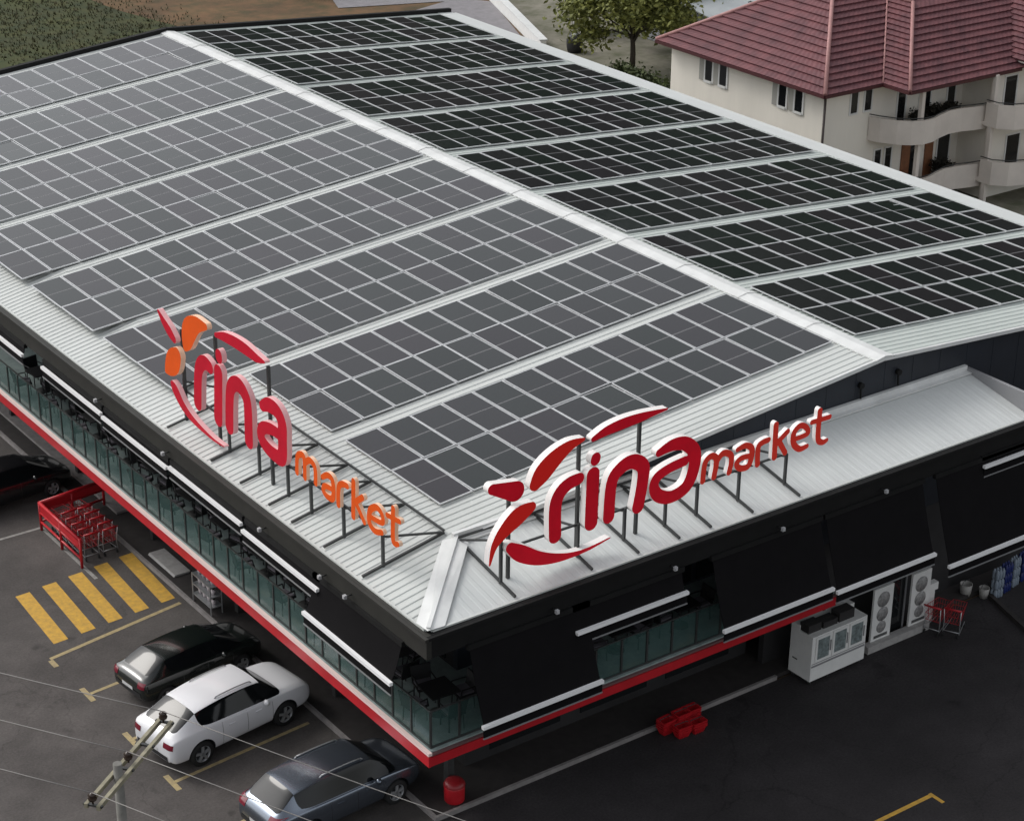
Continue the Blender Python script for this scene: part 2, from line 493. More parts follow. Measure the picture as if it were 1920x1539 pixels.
zr = lambda x: HR - slr * (x - XR)
zs = lambda x: HE + (HI - HE) / XI * x
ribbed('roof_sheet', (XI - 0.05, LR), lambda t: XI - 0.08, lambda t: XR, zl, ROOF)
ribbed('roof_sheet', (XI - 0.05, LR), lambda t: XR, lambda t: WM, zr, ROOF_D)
ribbed('skirt_roof_sheet', (0.06, LR), lambda t: -0.04, lambda t: max(0.0, min(XI, t - 0.02)), zs, ROOF)
ribbed('lean_to_roof_sheet', (0.06, XE), lambda t: -0.04, lambda t: max(0.0, min(XI, t - 0.02)), zs, ROOF_S, pitch=0.333, hgt=0.008, swap=True)
# caps
b = MB()
for s, z_, in ((-1, zl), (1, zr)):
    b.add([(XR, XI - 0.12, HR + 0.09), (XR, LR + 0.02, HR + 0.09), (XR + s * 0.34, LR + 0.02, z_(XR + s * 0.34) + 0.06), (XR + s * 0.34, XI - 0.12, z_(XR + s * 0.34) + 0.06),
           (XR + s * 0.34, LR + 0.02, z_(XR + s * 0.34) + 0.02), (XR + s * 0.34, XI - 0.12, z_(XR + s * 0.34) + 0.02)], [(0, 1, 2, 3), (3, 2, 4, 5)])
b.build('ridge_cap', CAP, MK)
for k in range(15):
    ya = XI - 0.13 + k * 2.95
    b = MB()
    for s, z_ in ((-1, zl), (1, zr)):
        q = XR + s * 0.36
        b.add([(XR, ya, HR + 0.105), (XR, ya + 0.16, HR + 0.105), (q, ya + 0.16, z_(q) + 0.072), (q, ya, z_(q) + 0.072), (q, ya + 0.16, z_(q) + 0.02), (q, ya, z_(q) + 0.02)], [(0, 1, 2, 3), (3, 2, 4, 5)])
    b.build('ridge_cap_lap', CAP, MK)
b = MB()
k = 0.36
hz = lambda x, y: zs(min(x, y)) + 0.06
b.add([(-0.06, -0.06, HE + 0.07), (XI, XI, HI + 0.1), (XI - k, XI + k * 0.3, HI + 0.05), (-0.06, k * 1.2, HE + 0.05), (XI + k * 0.3, XI - k, HI + 0.05), (k * 1.2, -0.06, HE + 0.05)],
      [(0, 1, 2, 3), (0, 5, 4, 1)])
b.beam((0.0, 0.0, HE + 0.1), (XI, XI, HI + 0.13), 0.1, 0.05)
b.build('hip_cap', CAP, MK)
b = MB(); b.box((XI - 0.1, XI - 0.02, HI + 0.02), (XE, XI + 0.1, HI + 0.2)); b.box((XI + 0.2, XI - 0.2, HI - 0.005), (XE, XI - 0.02, HI + 0.035)); b.build('wall_flashing', CAP, MK)
b = MB(); b.box((XE, -0.06, HE - 0.3), (XE + 0.12, XI + 0.05, HI + 0.12)); b.build('lean_to_end_trim', ALU_D, MK)
b = MB(); b.box((-0.065, 0.1, HE - 0.012), (0.0, LR, HE + 0.03)); b.box((0.1, -0.065, HE - 0.012), (XE, 0.0, HE + 0.03)); b.build('eave_trim', ROOF, MK)
# white edge trims on near verge, far black parapet, right gutter
b = MB()
for (xa, za), (xb, zb) in (((XI - 0.08, zl(XI - 0.08)), (XR, HR)), ((XR, HR), (WM, HW))):
    b.beam((xa, XI - 0.06, za + 0.0), (xb, XI - 0.06, zb + 0.0), 0.08, 0.12)
b.build('verge_trim', CAP, MK)
b = MB()
for (xa, za), (xb, zb) in (((-0.06, HE), (XI, HI)), ((XI, HI), (XR, HR)), ((XR, HR), (WM, HW))):
    b.beam((xa, LR + 0.12, za - 0.1), (xb, LR + 0.12, zb - 0.1), 0.22, 0.6)
b.build('far_parapet', BLACK, MK)
b = MB(); b.add([(31.75, XI, zr(31.75) + 0.04), (WM + 0.01, XI, HW + 0.035), (WM + 0.01, LR, HW + 0.035), (31.75, LR, zr(31.75) + 0.04), (31.75, XI, zr(31.75) + 0.01), (31.75, LR, zr(31.75) + 0.01)], [(0, 1, 2, 3), (0, 3, 5, 4)]); b.build('eave_flashing', ROOF_S, MK)
b = MB(); b.box((WM + 0.003, XI, HW - 0.25), (WM + 0.28, LR, HW - 0.02)); b.build('gutter', ROOF_S, MK)
# walls
yw = XI + 0.12
b = MB(); b.prism([(XI + 0.1, yw, 3.41), (XE + 12, yw, 3.41), (XE + 12, yw, zr(XE + 11.9) - 0.08), (XR, yw, HR - 0.08), (XI + 0.1, yw, HI - 0.06)], (0, 0.2, 0)); b.build('gable_wall', NAVY, MK)
b = MB(); b.box((XI + 0.1, yw + 0.2, 3.41), (XI + 0.3, LR, HI - 0.1)); b.build('side_wall', WALL_D, MK)
b = MB(); b.box((WM - 0.4, yw + 0.2, -0.1), (WM - 0.2, LR, HW - 0.05)); b.build('side_wall', NAVY, MK)
b = MB(); b.prism([(XI + 0.3, LR - 0.25, -0.1), (WM - 0.4, LR - 0.25, -0.1), (WM - 0.4, LR - 0.25, HW - 0.1), (XR, LR - 0.25, HR - 0.1), (XI + 0.3, LR - 0.25, HI - 0.1)], (0, 0.2, 0)); b.build('rear_wall', NAVY, MK)
# panel joints on the gable wall
for k in range(1, 18):
    x = XI + 1.2 + k * 1.15
    if x > 32: break
    zt = (zl(x) if x < XR else zr(x)) - 0.25
    zb = HI + 0.25 if x < XE else 3.5
    if zt > zb + 0.15:
        b = MB(); b.box((x, yw - 0.008, zb), (x + 0.02, yw - 0.001, zt)); b.build('cladding_joint', NAVY, MK)
# vents on the gable wall
for x, z in ((16.57, 8.31), (18.07, 8.36)):
    b = MB(); b.tube([(x, yw, z), (x, yw - 0.12, z)], 0.09, 10); b.tube([(x, yw - 0.05, z), (x, yw - 0.08, z - 0.4)], 0.03, 6); b.build('wall_vent', BLACK, MK)
# eave fascia and soffit
b = MB(); b.box((-0.16, -0.16, 6.52), (-0.02, LR, HE - 0.015)); b.build('eave_fascia', BLACK_WARM, MK)
b = MB(); b.box((-0.02, -0.16, 6.52), (XE, -0.02, HE - 0.015)); b.build('eave_fascia', BLACK, MK)
b = MB(); b.box((-0.26, -0.26, HE - 0.1), (-0.163, LR, HE - 0.02)); b.build('gutter', BLACK_WARM, MK)
b = MB(); b.box((-0.163, -0.26, HE - 0.1), (XE, -0.163, HE - 0.02)); b.build('gutter', BLACK, MK)
b = MB(); b.box((-0.018, -0.018, 6.56), (XI + 0.08, LR, 6.62)); b.box((XI + 0.08, -0.018, 6.56), (XE, yw - 0.01, 6.62)); b.build('soffit', SOFFIT, MK)
# balcony slab, red edge and pale strip
SX = 13.5
b = MB(); b.box((0.02, 0.02, 3.42), (XI + 0.08, LR, HB)); b.box((XI + 0.08, 0.02, 3.42), (SX, yw - 0.01, HB)); b.build('balcony_slab', DECK, MK)
b = MB(); b.box((0.06, 0.06, 3.395), (6.5, LR, 3.418)); b.box((6.5, 0.06, 3.395), (SX, 6.5, 3.418)); b.build('slab_soffit', SOFFIT, MK)
b = MB(); b.box((-0.05, -0.05, 3.39), (0.017, LR, 3.715)); b.build('red_slab_edge', RED, MK)
b = MB(); b.box((0.017, -0.05, 3.40), (SX, 0.017, 3.66)); b.build('red_slab_edge', RED, MK)
b = MB(); b.box((-0.065, -0.065, 3.718), (0.04, LR, 3.80)); b.build('pale_edge_strip', PALE_TRIM, MK)
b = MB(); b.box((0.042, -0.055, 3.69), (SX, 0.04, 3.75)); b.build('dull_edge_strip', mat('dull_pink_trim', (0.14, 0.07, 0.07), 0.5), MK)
# glass balustrade
GP = 0.84
rl = MB(); rl.box((0.1, 0.1, HB + 0.0), (0.14, 34, HB + 0.05)); rl.box((0.14, 0.1, HB), (SX, 0.14, HB + 0.05))
RAIL = rl.build('balustrade', STEEL_D, MK)
pm = MB(); pm.box((-0.008, 0.05, 0.06), (0.008, GP - 0.05, 1.02)); pmesh = pm.mesh('glass_panel', GLASS_RAIL)
post = MB(); post.box((-0.025, -0.025, 0.05), (0.025, 0.025, 1.0)); postm = post.mesh('post', STEEL_D)
cap_ = MB(); cap_.box((-0.02, 0, 1.03), (0.02, GP, 1.06)); capm = cap_.mesh('top_rail', STEEL_D)
for k in range(40):
    for nm, me in (('glass_panel', pmesh), ('post', postm), ('top_rail', capm)):
        o = link(nm, me, RAIL); o.location = (0.12, 0.12 + k * GP, HB)
for k in range(15):
    for nm, me in (('glass_panel', pmesh), ('post', postm), ('top_rail', capm)):
        o = link(nm, me, RAIL); o.location = (0.12 + k * GP, 0.118, HB); o.rotation_euler = (0, 0, -math.pi / 2)
# ground floor: dark glazed front set back under the balcony
b = MB(); b.box((3.4, 3.4, 0.1), (3.6, LR - 0.3, 3.36)); b.box((3.6, 3.4, 0.1), (SX, 3.6, 3.36)); b.build('ground_floor_wall', WALL_D, MK)
b = MB(); b.box((SX, yw - 0.01, 0.0), (32.3, yw + 0.19, 3.41)); b.build('ground_floor_wall', WALL_D, MK)
b = MB(); b.box((SX, 0.4, 3.0), (SX + 0.1, yw - 0.01, 3.6)); b.build('slab_end_wall', WALL_D, MK)
for k in range(8):
    y = 4.2 + k * 3.4
    b = MB(); b.box((3.38, y, 0.35), (3.398, y + 2.6, 2.9)); b.build('shop_window', GLASS_D, MK)
for k in range(3):
    x = 4.2 + k * 3.1
    b = MB(); b.box((x, 3.38, 0.35), (x + 2.4, 3.398, 2.9)); b.build('shop_window', GLASS_D, MK)
for y in (2.6, 8.3, 14.0, 19.7, 25.4, 31.1):
    b = MB(); b.box((2.3, y, 0.1), (2.5, y + 0.2, 3.36)); b.build('column', STEEL_D, MK)
# balcony back wall: sliding glass doors
for k in range(14):
    y = 3.2 + k * 2.4
    b = MB(); b.box((XI + 0.06, y, HB + 0.1), (XI + 0.098, y + 2.2, 6.2)); b.build('balcony_door', GLASS_D, MK)
for k in range(4):
    x = 3.2 + k * 2.5
    b = MB(); b.box((x, yw - 0.04, HB + 0.1), (x + 2.3, yw - 0.003, 6.2)); b.build('balcony_door', GLASS_D, MK)

# ---------------------------------------------------------------- solar arrays
PX, PYY, PG, P0, GAP = 1.06, 2.329, 0.358, 4.13, 0.682
def panel_mesh():
    w, l = 1.03, 2.285
    b = MB(); f = 0.031; h = 0.035
    b.box((0, 0, 0), (f, l, h), 0); b.box((w - f, 0, 0), (w, l, h), 0)
    b.box((f, 0, 0), (w - f, f, h), 0); b.box((f, l - f, 0), (w - f, l, h), 0)
    mid = l / 2
    b.quad((f, f, h - 0.004), (w - f, f, h - 0.004), (w - f, mid - 0.024, h - 0.004), (f, mid - 0.024, h - 0.004), 1)
    b.quad((f, mid + 0.024, h - 0.004), (w - f, mid + 0.024, h - 0.004), (w - f, l - f, h - 0.004), (f, l - f, h - 0.004), 1)
    b.quad((f, mid - 0.024, h - 0.004), (w - f, mid - 0.024, h - 0.004), (w - f, mid + 0.024, h - 0.004), (f, mid + 0.024, h - 0.004), 2)
    return b.mesh('solar_panel', [FRAME_AL, SOLAR, SOLAR_BUS])
PM = panel_mesh()
rails_ = {}
for n_ in (13, 15):
    q_ = MB(); q_.box((0, 0, 0), (n_ * PX, 0.04, 0.04)); rails_[n_] = q_.mesh('mounting_rail', FRAME_AL)
for side in (0, 1):
    ang = -math.atan(sl) if side == 0 else math.atan(slr)
    for gidx in range(8):
        y0 = P0 + gidx * (2 * PYY + GAP)
        ncol = 15 if (side == 0 and gidx >= 2) else 13
        xs = XR - PG - ncol * PX if side == 0 else XR + 0.5
        z = (zl(xs) if side == 0 else zr(xs)) + 0.05
        where = 'on the left roof slope' if side == 0 else 'on the right roof slope'
        order = 'nearest the front gable' if gidx == 0 else ('farthest from the front gable' if gidx == 7 else ORD[gidx] + ' from the front gable')
        A = thing('solar_array', 'double row of dark solar panels %s, %s' % (where, order), 'solar array', (xs, y0, z), group='solar arrays on the market roof')
        A.rotation_euler = (0, ang, 0)
        for j in range(2):
            for i in range(ncol):
                o = link('solar_panel', PM, A)
                o.location = (i * PX, j * PYY + 0.015, 0.02 + random.uniform(-0.003, 0.003))
                o.rotation_euler = (random.gauss(0, 0.006), random.gauss(0, 0.006), 0)
            for yy in (0.5, 1.7):
                o = link('mounting_rail', rails_[ncol], A); o.location = (0, j * PYY + yy, -0.023)

# ================================================================= ROOF SIGNS
# stroke skeletons of the lettering: (along the sign, height, half width) in metres
SIGN_RIGHT = {
    'petal_small': [[(2.18, 10.06, 0.14), (2.84, 9.82, 0.27)]],
    'petal_upper': [[(4.87, 10.64, 0.05), (4.45, 10.58, 0.15), (4.02, 10.37, 0.24), (3.66, 10.09, 0.27), (3.43, 9.83, 0.17)]],
    'petal_lower': [[(3.32, 9.26, 0.14), (2.94, 9.13, 0.25), (2.52, 8.84, 0.19), (2.23, 8.51, 0.1), (2.1, 8.05, 0.03)]],
    'swoosh_lower': [[(2.71, 8.34, 0.14), (3.02, 8.09, 0.22), (3.52, 7.8, 0.19), (4.09, 7.62, 0.13), (4.66, 7.55, 0.07), (5.18, 7.57, 0.045), (5.79, 7.67, 0.02)]],
    'swoosh_upper': [[(5.17, 10.56, 0.07), (5.58, 10.67, 0.13), (6.09, 10.73, 0.15), (6.61, 10.75, 0.13), (7.06, 10.76, 0.08), (7.49, 10.76, 0.03)]],
    'letter_r': [[(4.06, 8.23, 0.19), (4.05, 9.03, 0.19), (4.18, 9.38, 0.19), (4.45, 9.56, 0.18), (4.76, 9.61, 0.16)]],
    'letter_i': [[(5.17, 8.26, 0.2), (5.19, 9.6, 0.2)], [(5.25, 9.98, 0.15), (5.26, 10.03, 0.15)]],
    'letter_n': [[(5.72, 8.27, 0.18), (5.78, 9.2, 0.18), (6.04, 9.52, 0.19), (6.43, 9.61, 0.2), (6.77, 9.37, 0.2), (6.77, 8.91, 0.19), (6.66, 8.28, 0.19)]],
    'letter_a': [[(7.29, 9.6, 0.11), (7.72, 9.7, 0.17), (8.16, 9.62, 0.19), (8.48, 9.27, 0.2), (8.46, 8.78, 0.2), (8.24, 8.37, 0.19), (7.77, 8.23, 0.18), (7.36, 8.37, 0.18), (7.17, 8.65, 0.16), (7.26, 8.92, 0.15), (7.66, 9.07, 0.14), (8.16, 9.13, 0.14)]],
    'small_letter_m': [[(8.83, 8.35, 0.075), (8.88, 8.86, 0.075), (9.1, 9.0, 0.08), (9.27, 8.83, 0.08), (9.21, 8.36, 0.075)], [(9.25, 8.76, 0.07), (9.48, 8.97, 0.08), (9.74, 8.86, 0.08), (9.79, 8.64, 0.075), (9.73, 8.35, 0.075)]],
    'small_letter_a': [[(9.98, 8.94, 0.06), (10.26, 8.98, 0.075), (10.49, 8.8, 0.08), (10.41, 8.37, 0.08), (10.11, 8.36, 0.075), (9.97, 8.54, 0.07), (10.14, 8.65, 0.07), (10.47, 8.63, 0.065)]],
    'small_letter_r': [[(10.71, 8.31, 0.075), (10.7, 8.8, 0.075), (10.84, 8.91, 0.075), (11.05, 8.93, 0.07)]],
    'small_letter_k': [[(11.32, 8.34, 0.08), (11.3, 9.29, 0.08)], [(11.36, 8.73, 0.07), (11.74, 8.98, 0.07)], [(11.45, 8.77, 0.07), (11.7, 8.37, 0.07)]],
    'small_letter_e': [[(12.03, 8.68, 0.06), (12.47, 8.72, 0.065), (12.41, 8.92, 0.07), (12.18, 9.03, 0.075), (11.97, 8.87, 0.08), (11.98, 8.57, 0.08), (12.21, 8.34, 0.075), (12.48, 8.35, 0.06)]],
    'small_letter_t': [[(12.87, 9.29, 0.075), (12.87, 8.5, 0.08), (13.04, 8.31, 0.07), (13.2, 8.33, 0.055)], [(12.6, 9.02, 0.06), (13.25, 9.01, 0.06)]],
}
SIGN_LEFT = {
    'petal_small': [[(-14.22, 10.41, 0.06), (-13.94, 10.2, 0.13), (-13.62, 10.01, 0.17), (-13.34, 9.86, 0.12)]],
    'petal_upper': [[(-11.37, 10.91, 0.1), (-11.93, 10.77, 0.25), (-12.35, 10.47, 0.36), (-12.53, 10.14, 0.3), (-12.67, 9.85, 0.12)]],
    'petal_lower': [[(-13.2, 9.42, 0.24), (-13.45, 9.15, 0.37), (-13.7, 8.9, 0.27), (-13.95, 8.68, 0.07)]],
    'swoosh_lower': [[(-13.58, 8.4, 0.12), (-13.41, 8.27, 0.19), (-13.03, 7.97, 0.16), (-12.57, 7.78, 0.12), (-12.0, 7.67, 0.08), (-11.27, 7.6, 0.045), (-10.65, 7.62, 0.02)]],
    'swoosh_upper': [[(-10.82, 10.86, 0.07), (-10.31, 10.97, 0.14), (-9.72, 11.02, 0.17), (-9.14, 11.02, 0.17), (-8.62, 10.98, 0.13), (-8.19, 11.01, 0.04)]],
    'letter_r': [[(-12.1, 8.38, 0.19), (-11.97, 9.29, 0.19), (-11.79, 9.65, 0.19), (-11.53, 9.8, 0.18), (-11.26, 9.76, 0.16)]],
    'letter_i': [[(-10.91, 8.36, 0.2), (-10.76, 9.79, 0.2)], [(-10.68, 10.26, 0.15), (-10.68, 10.32, 0.15)]],
    'letter_n': [[(-10.27, 8.37, 0.19), (-10.15, 9.37, 0.19), (-9.94, 9.74, 0.19), (-9.61, 9.84, 0.2), (-9.31, 9.69, 0.2), (-9.17, 9.38, 0.19), (-9.2, 8.36, 0.19)]],
    'letter_a': [[(-8.41, 9.69, 0.12), (-8.05, 9.85, 0.18), (-7.63, 9.83, 0.19), (-7.39, 9.59, 0.2), (-7.39, 9.18, 0.2), (-7.47, 8.58, 0.2), (-7.92, 8.5, 0.18), (-8.37, 8.6, 0.18), (-8.55, 8.81, 0.17), (-8.4, 9.06, 0.15), (-7.96, 9.19, 0.14), (-7.5, 9.19, 0.14)]],
    'small_letter_m': [[(-6.74, 8.44, 0.075), (-6.69, 8.9, 0.075), (-6.5, 9.05, 0.08), (-6.34, 8.99, 0.08), (-6.34, 8.45, 0.075)], [(-6.28, 8.91, 0.07), (-6.05, 9.06, 0.08), (-5.81, 8.95, 0.08), (-5.8, 8.52, 0.075)]],
    'small_letter_a': [[(-5.45, 8.84, 0.06), (-5.18, 9.0, 0.075), (-4.94, 8.93, 0.08), (-4.94, 8.47, 0.08), (-5.21, 8.38, 0.075), (-5.42, 8.47, 0.07), (-5.33, 8.64, 0.07), (-4.97, 8.69, 0.065)]],
    'small_letter_r': [[(-4.69, 8.38, 0.075), (-4.65, 8.87, 0.075), (-4.48, 9.05, 0.075), (-4.24, 9.09, 0.07)]],
    'small_letter_k': [[(-4.01, 8.34, 0.08), (-3.96, 9.33, 0.08)], [(-3.97, 8.73, 0.07), (-3.56, 9.06, 0.07)], [(-3.86, 8.78, 0.07), (-3.5, 8.41, 0.07)]],
    'small_letter_e': [[(-3.2, 8.69, 0.06), (-2.67, 8.75, 0.065), (-2.66, 8.97, 0.07), (-2.9, 9.07, 0.075), (-3.2, 8.87, 0.08), (-3.25, 8.52, 0.08), (-3.01, 8.38, 0.075), (-2.68, 8.48, 0.06)]],
    'small_letter_t': [[(-2.15, 9.36, 0.075), (-2.18, 8.57, 0.08), (-2.1, 8.44, 0.07), (-1.96, 8.48, 0.055)], [(-2.42, 9.07, 0.06), (-1.88, 9.13, 0.06)]],
}

def contour(strokes, step):
    """closed outlines of the union of tapered strokes (marching squares on a distance field)"""
    P = [p for s in strokes for p in s]
    rm = max(p[2] for p in P) + 3 * step
    x0 = min(p[0] for p in P) - rm; x1 = max(p[0] for p in P) + rm
    y0 = min(p[1] for p in P) - rm; y1 = max(p[1] for p in P) + rm
    nx = int((x1 - x0) / step) + 1; ny = int((y1 - y0) / step) + 1
    gx, gy = np.meshgrid(x0 + step * np.arange(nx), y0 + step * np.arange(ny), indexing='ij')
    f = np.full(gx.shape, 9.0)
    for s in strokes:
        # smooth the skeleton
        pts = [np.array(p) for p in s]
        if len(pts) > 2:
            q = []
            for i in range(len(pts) - 1):
                p0, p1, p2, p3 = pts[max(i - 1, 0)], pts[i], pts[i + 1], pts[min(i + 2, len(pts) - 1)]
                for k in range(5):
                    t = k / 5
                    q.append(0.5 * (2 * p1 + (p2 - p0) * t + (2 * p0 - 5 * p1 + 4 * p2 - p3) * t * t + (3 * p1 - p0 - 3 * p2 + p3) * t ** 3))
            pts = q + [pts[-1]]
        for a, c in zip(pts[:-1], pts[1:]):
            dx, dy = c[0] - a[0], c[1] - a[1]
            L2 = dx * dx + dy * dy + 1e-9
            t = np.clip(((gx - a[0]) * dx + (gy - a[1]) * dy) / L2, 0, 1)
            dd = np.hypot(gx - a[0] - t * dx, gy - a[1] - t * dy) - (a[2] + (c[2] - a[2]) * t)
            f = np.minimum(f, dd)
    f[np.abs(f) < 1e-6] = 1e-6
    nxt = {}; pos = {}
    def pt(i, j, k, l):
        key = (i, j, k, l) if (i, j) < (k, l) else (k, l, i, j)
        if key not in pos:
            t = f[i, j] / (f[i, j] - f[k, l])
            pos[key] = (gx[i, j] + t * (gx[k, l] - gx[i, j]), gy[i, j] + t * (gy[k, l] - gy[i, j]))
        return key
    ins = f < 0
    for i in range(nx - 1):
        for j in range(ny - 1):
            c = [(i, j), (i + 1, j), (i + 1, j + 1), (i, j + 1)]
            s = [bool(ins[q]) for q in c]
            if all(s) or not any(s): continue
            cr = [(pt(*c[k], *c[(k + 1) % 4]), s[k]) for k in range(4) if s[k] != s[(k + 1) % 4]]
            outs = [k for k, a in cr if a]; innn = [k for k, a in cr if not a]
            for a_, b_ in zip(outs, innn): nxt[a_] = b_
    loops = []
    left = set(nxt)
    while left:
        st = left.pop(); lp = [st]; cur = nxt[st]
        while cur != st and cur in left:
            left.discard(cur); lp.append(cur); cur = nxt[cur]
        if len(lp) > 6: loops.append([pos[k] for k in lp])
    return loops

def glyph(name, strokes, depth, face, ret, tomap, parent, step):
    cu = bpy.data.curves.new(name, 'CURVE')
    cu.dimensions = '2D'; cu.fill_mode = 'BOTH'; cu.extrude = depth / 2
    for lp in contour(strokes, step):
        sp = cu.splines.new('POLY')
        sp.points.add(len(lp) - 1)
        for k, (x, y) in enumerate(lp): sp.points[k].co = (x, y, 0, 1)
        sp.use_cyclic_u = True
    tmp = bpy.data.objects.new('tmp', cu)
    C.objects.link(tmp)
    dg = bpy.context.evaluated_depsgraph_get()
    me = bpy.data.meshes.new_from_object(tmp.evaluated_get(dg))
    bpy.data.objects.remove(tmp); bpy.data.curves.remove(cu)
    me.materials.clear(); me.materials.append(face); me.materials.append(ret)
    for p in me.polygons:
        p.material_index = 0 if p.normal.z > 0.7 else 1
    for v in me.vertices: v.co = tomap(v.co)
    me.name = name
    me.update()
    return link(name, me, parent)

def sign(label, strokes, tomap, base, faces, rets, posts, is_left):
    T = thing('roof_sign', label, 'sign', base, group='roof signs')
    bx, by, bz = base
    def loc(co):
        w = tomap(co); return Vector((w[0] - bx, w[1] - by, w[2] - bz))
    for gi, (nm, st) in enumerate(strokes.items()):
        small = nm.startswith('small')
        kind = 'small' if small else ('petal_side' if nm in ('petal_small', 'swoosh_lower', 'swoosh_upper') else ('petal' if 'petal' in nm else 'big'))
        part = 'emblem_petal' if 'petal' in nm else ('emblem_swoosh' if 'swoosh' in nm else 'letter')
        if small: st = [[(a_, b_, c_ + 0.013) for a_, b_, c_ in s_] for s_ in st]
        if is_left and kind == 'big': st = [[(a_, b_, c_ + 0.03) for a_, b_, c_ in s_] for s_ in st]
        glyph(part, st, (0.1 if small else 0.15) if is_left else (0.13 if small else 0.2), faces[kind], rets[kind], lambda co, gi=gi: loc(co + Vector((0, 0, 0.005 * (gi % 4)))), T, 0.02 if small else 0.033)
    # steel frame: posts, roof rails, back stays, long rail
    for k, q in enumerate(posts):
        top = 8.25 if 0 < k else 8.6
        if is_left:
            P_ = lambda x, z, y=q: (x - bx, y - by, z - bz)
        else:
            P_ = lambda y, z, x=q: (x - bx, y - by, z - bz)
        m = MB()
        m.beam(P_(0.66, zs(0.66) + 0.02), P_(0.66, top), 0.07)
        m.build('post', STEEL_D, T)
        m = MB(); m.beam(P_(0.05, zs(0.05) + 0.07), P_(2.47, zs(2.47) + 0.07), 0.06); m.build('roof_rail', STEEL_D, T)
        m = MB(); m.beam(P_(2.4, zs(2.4) + 0.1), P_(0.70, top - 0.1), 0.05); m.build('back_stay', STEEL_D, T)
    m = MB()
    lo, hi = (min(posts), max(posts))
    for (dpt, hh) in ((2.47, zs(2.47) + 0.12), (0.7, 8.22)):
        if is_left: m.beam((dpt - bx, lo - by, hh - bz), (dpt - bx, hi - by, hh - bz), 0.05)
        else: m.beam((lo - bx, dpt - by, hh - bz), (hi - bx, dpt - by, hh - bz), 0.05)
    m.build('long_rail', STEEL_D, T)
    # two tall posts carrying the upper swoosh and petals
    for q, top in ((posts[0] + (0.0 if is_left else 0.3), 10.1), (posts[0] + (-2.0 if is_left else 2.4), 10.6), (posts[0] + (-4.9 if is_left else 4.3), 10.75)):
        m = MB()
        if is_left: m.beam((0.68 - bx, q - by, zs(0.68) - bz), (0.68 - bx, q - by, top - bz), 0.08)
        else: m.beam((q - bx, 0.78 - by, zs(0.78) - bz), (q - bx, 0.78 - by, top - bz), 0.08)
        m.build('tall_post', STEEL_D, T)
    return T
sign('red roof sign with petal emblem and letters rina market, above the front lean-to', SIGN_RIGHT,
     lambda c: (c[0], 0.6 - c[2], c[1]), (7.0, 0.6, zs(0.6)),
     dict(small=mat('orange_red_letter_face', (0.9, 0.05, 0.03), 0.6, spec=0.2), petal=mat('bright_red_letter_face', (0.9, 0.022, 0.016), 0.6, spec=0.2), petal_side=RED_F, big=RED_F),
     dict(small=WHITE_R, petal=WHITE_R, petal_side=WHITE_R, big=WHITE_R),
     [2.55, 4.9, 6.38, 7.72, 8.78, 10.22, 11.88], False)
sign('red and orange roof sign with petal emblem and letters rina market, above the left eave', SIGN_LEFT,
     lambda c: (0.5 - c[2], -c[0], c[1]), (0.5, 8.0, zs(0.5)),
     dict(small=ORANGE_F, petal=ORANGE_F, petal_side=CRIM_F, big=CRIM_F),
     dict(small=PEACH_R, petal=PEACH_R, petal_side=PINK_R, big=PINK_R),
     [13.35, 10.79, 9.13, 7.6, 6.42, 4.82, 2.99], True)

# ================================================================= AWNINGS
def awning(label, side, a0, a1, zbar, off, group, top=6.47):
    """side L hangs off the left eave (along y), side R off the front eave (along x)"""
    L_ = abs(a1 - a0); am = (a0 + a1) / 2
    base = (-0.18, am, zbar) if side == 'L' else (am, -0.18, zbar)
    T = thing('awning', label, 'awning', base, 0.0, group)
    # local: t along, o outward from attachment, z up from bar
    def P_(t, o, z): return (-o, t, z) if side == 'L' else (t, -o, z)
    oh = off - 0.18; h = top - zbar
    n = 8; vs = []; fs = []
    for layer in (0.0, 0.012):
        for k in range(n + 1):
            s = k / n
            sag = 0.05 * math.sin(math.pi * s)
            for t in (-L_ / 2 + 0.06, -L_ / 6, L_ / 6, L_ / 2 - 0.06):
                vs.append(P_(t, 0.02 + oh * s - sag * 0.3 - layer, h * (1 - s) - sag - layer))
    w = 4; N = (n + 1) * w
    for L2 in (0, 1):
        for k in range(n):
            for i in range(w - 1):
                a = L2 * N + k * w + i
                fs.append((a, a + 1, a + w + 1, a + w))
    m = MB(); m.add(vs, fs, 0, True); fb = m.build('fabric', FABRIC, T)
    for t in (-L_ / 6, L_ / 6):
        m = MB()
        m.beam(P_(t, -0.004, h - 0.05), P_(t, -0.004 + oh, -0.02), 0.03, 0.008); m.build('seam', FABRIC, fb)
    m = MB(); m.beam(P_(-L_ / 2, oh + 0.05, 0), P_(L_ / 2, oh + 0.05, 0), 0.1, 0.09); m.build('front_bar', ALU, T)
    v = MB(); v.beam(P_(-L_ / 2 + 0.02, oh + 0.05, -0.17), P_(L_ / 2 - 0.02, oh + 0.05, -0.17), 0.012, 0.25); v.build('valance', FABRIC, T)
    v = MB(); v.beam(P_(-L_ / 2 + 0.02, oh + 0.055, -0.315), P_(L_ / 2 - 0.02, oh + 0.055, -0.315), 0.035, 0.04); v.build('valance_hem', STEEL_L, T)
    for t in (-L_ / 2 + 0.25, L_ / 2 - 0.25):
        m = MB(); m.tube([P_(t, -0.12, h - 0.1), P_(t * 0.93, oh * 0.5 - 0.14, h * 0.42), P_(t, oh - 0.04, -0.02)], 0.025, 6); m.build('folding_arm', BLACK, T)
    m = MB(); m.beam(P_(-L_ / 2, -0.0, h + 0.02), P_(L_ / 2, -0.0, h + 0.02), 0.12, 0.14); m.build('cassette', BLACK, T)
GL = 'awnings along the left balcony'; GR = 'awnings along the front'
awning('black awning nearly closed under the left eave, at the far left edge of the photo', 'L', 27.6, 22.75, 6.2, 0.26, GL)
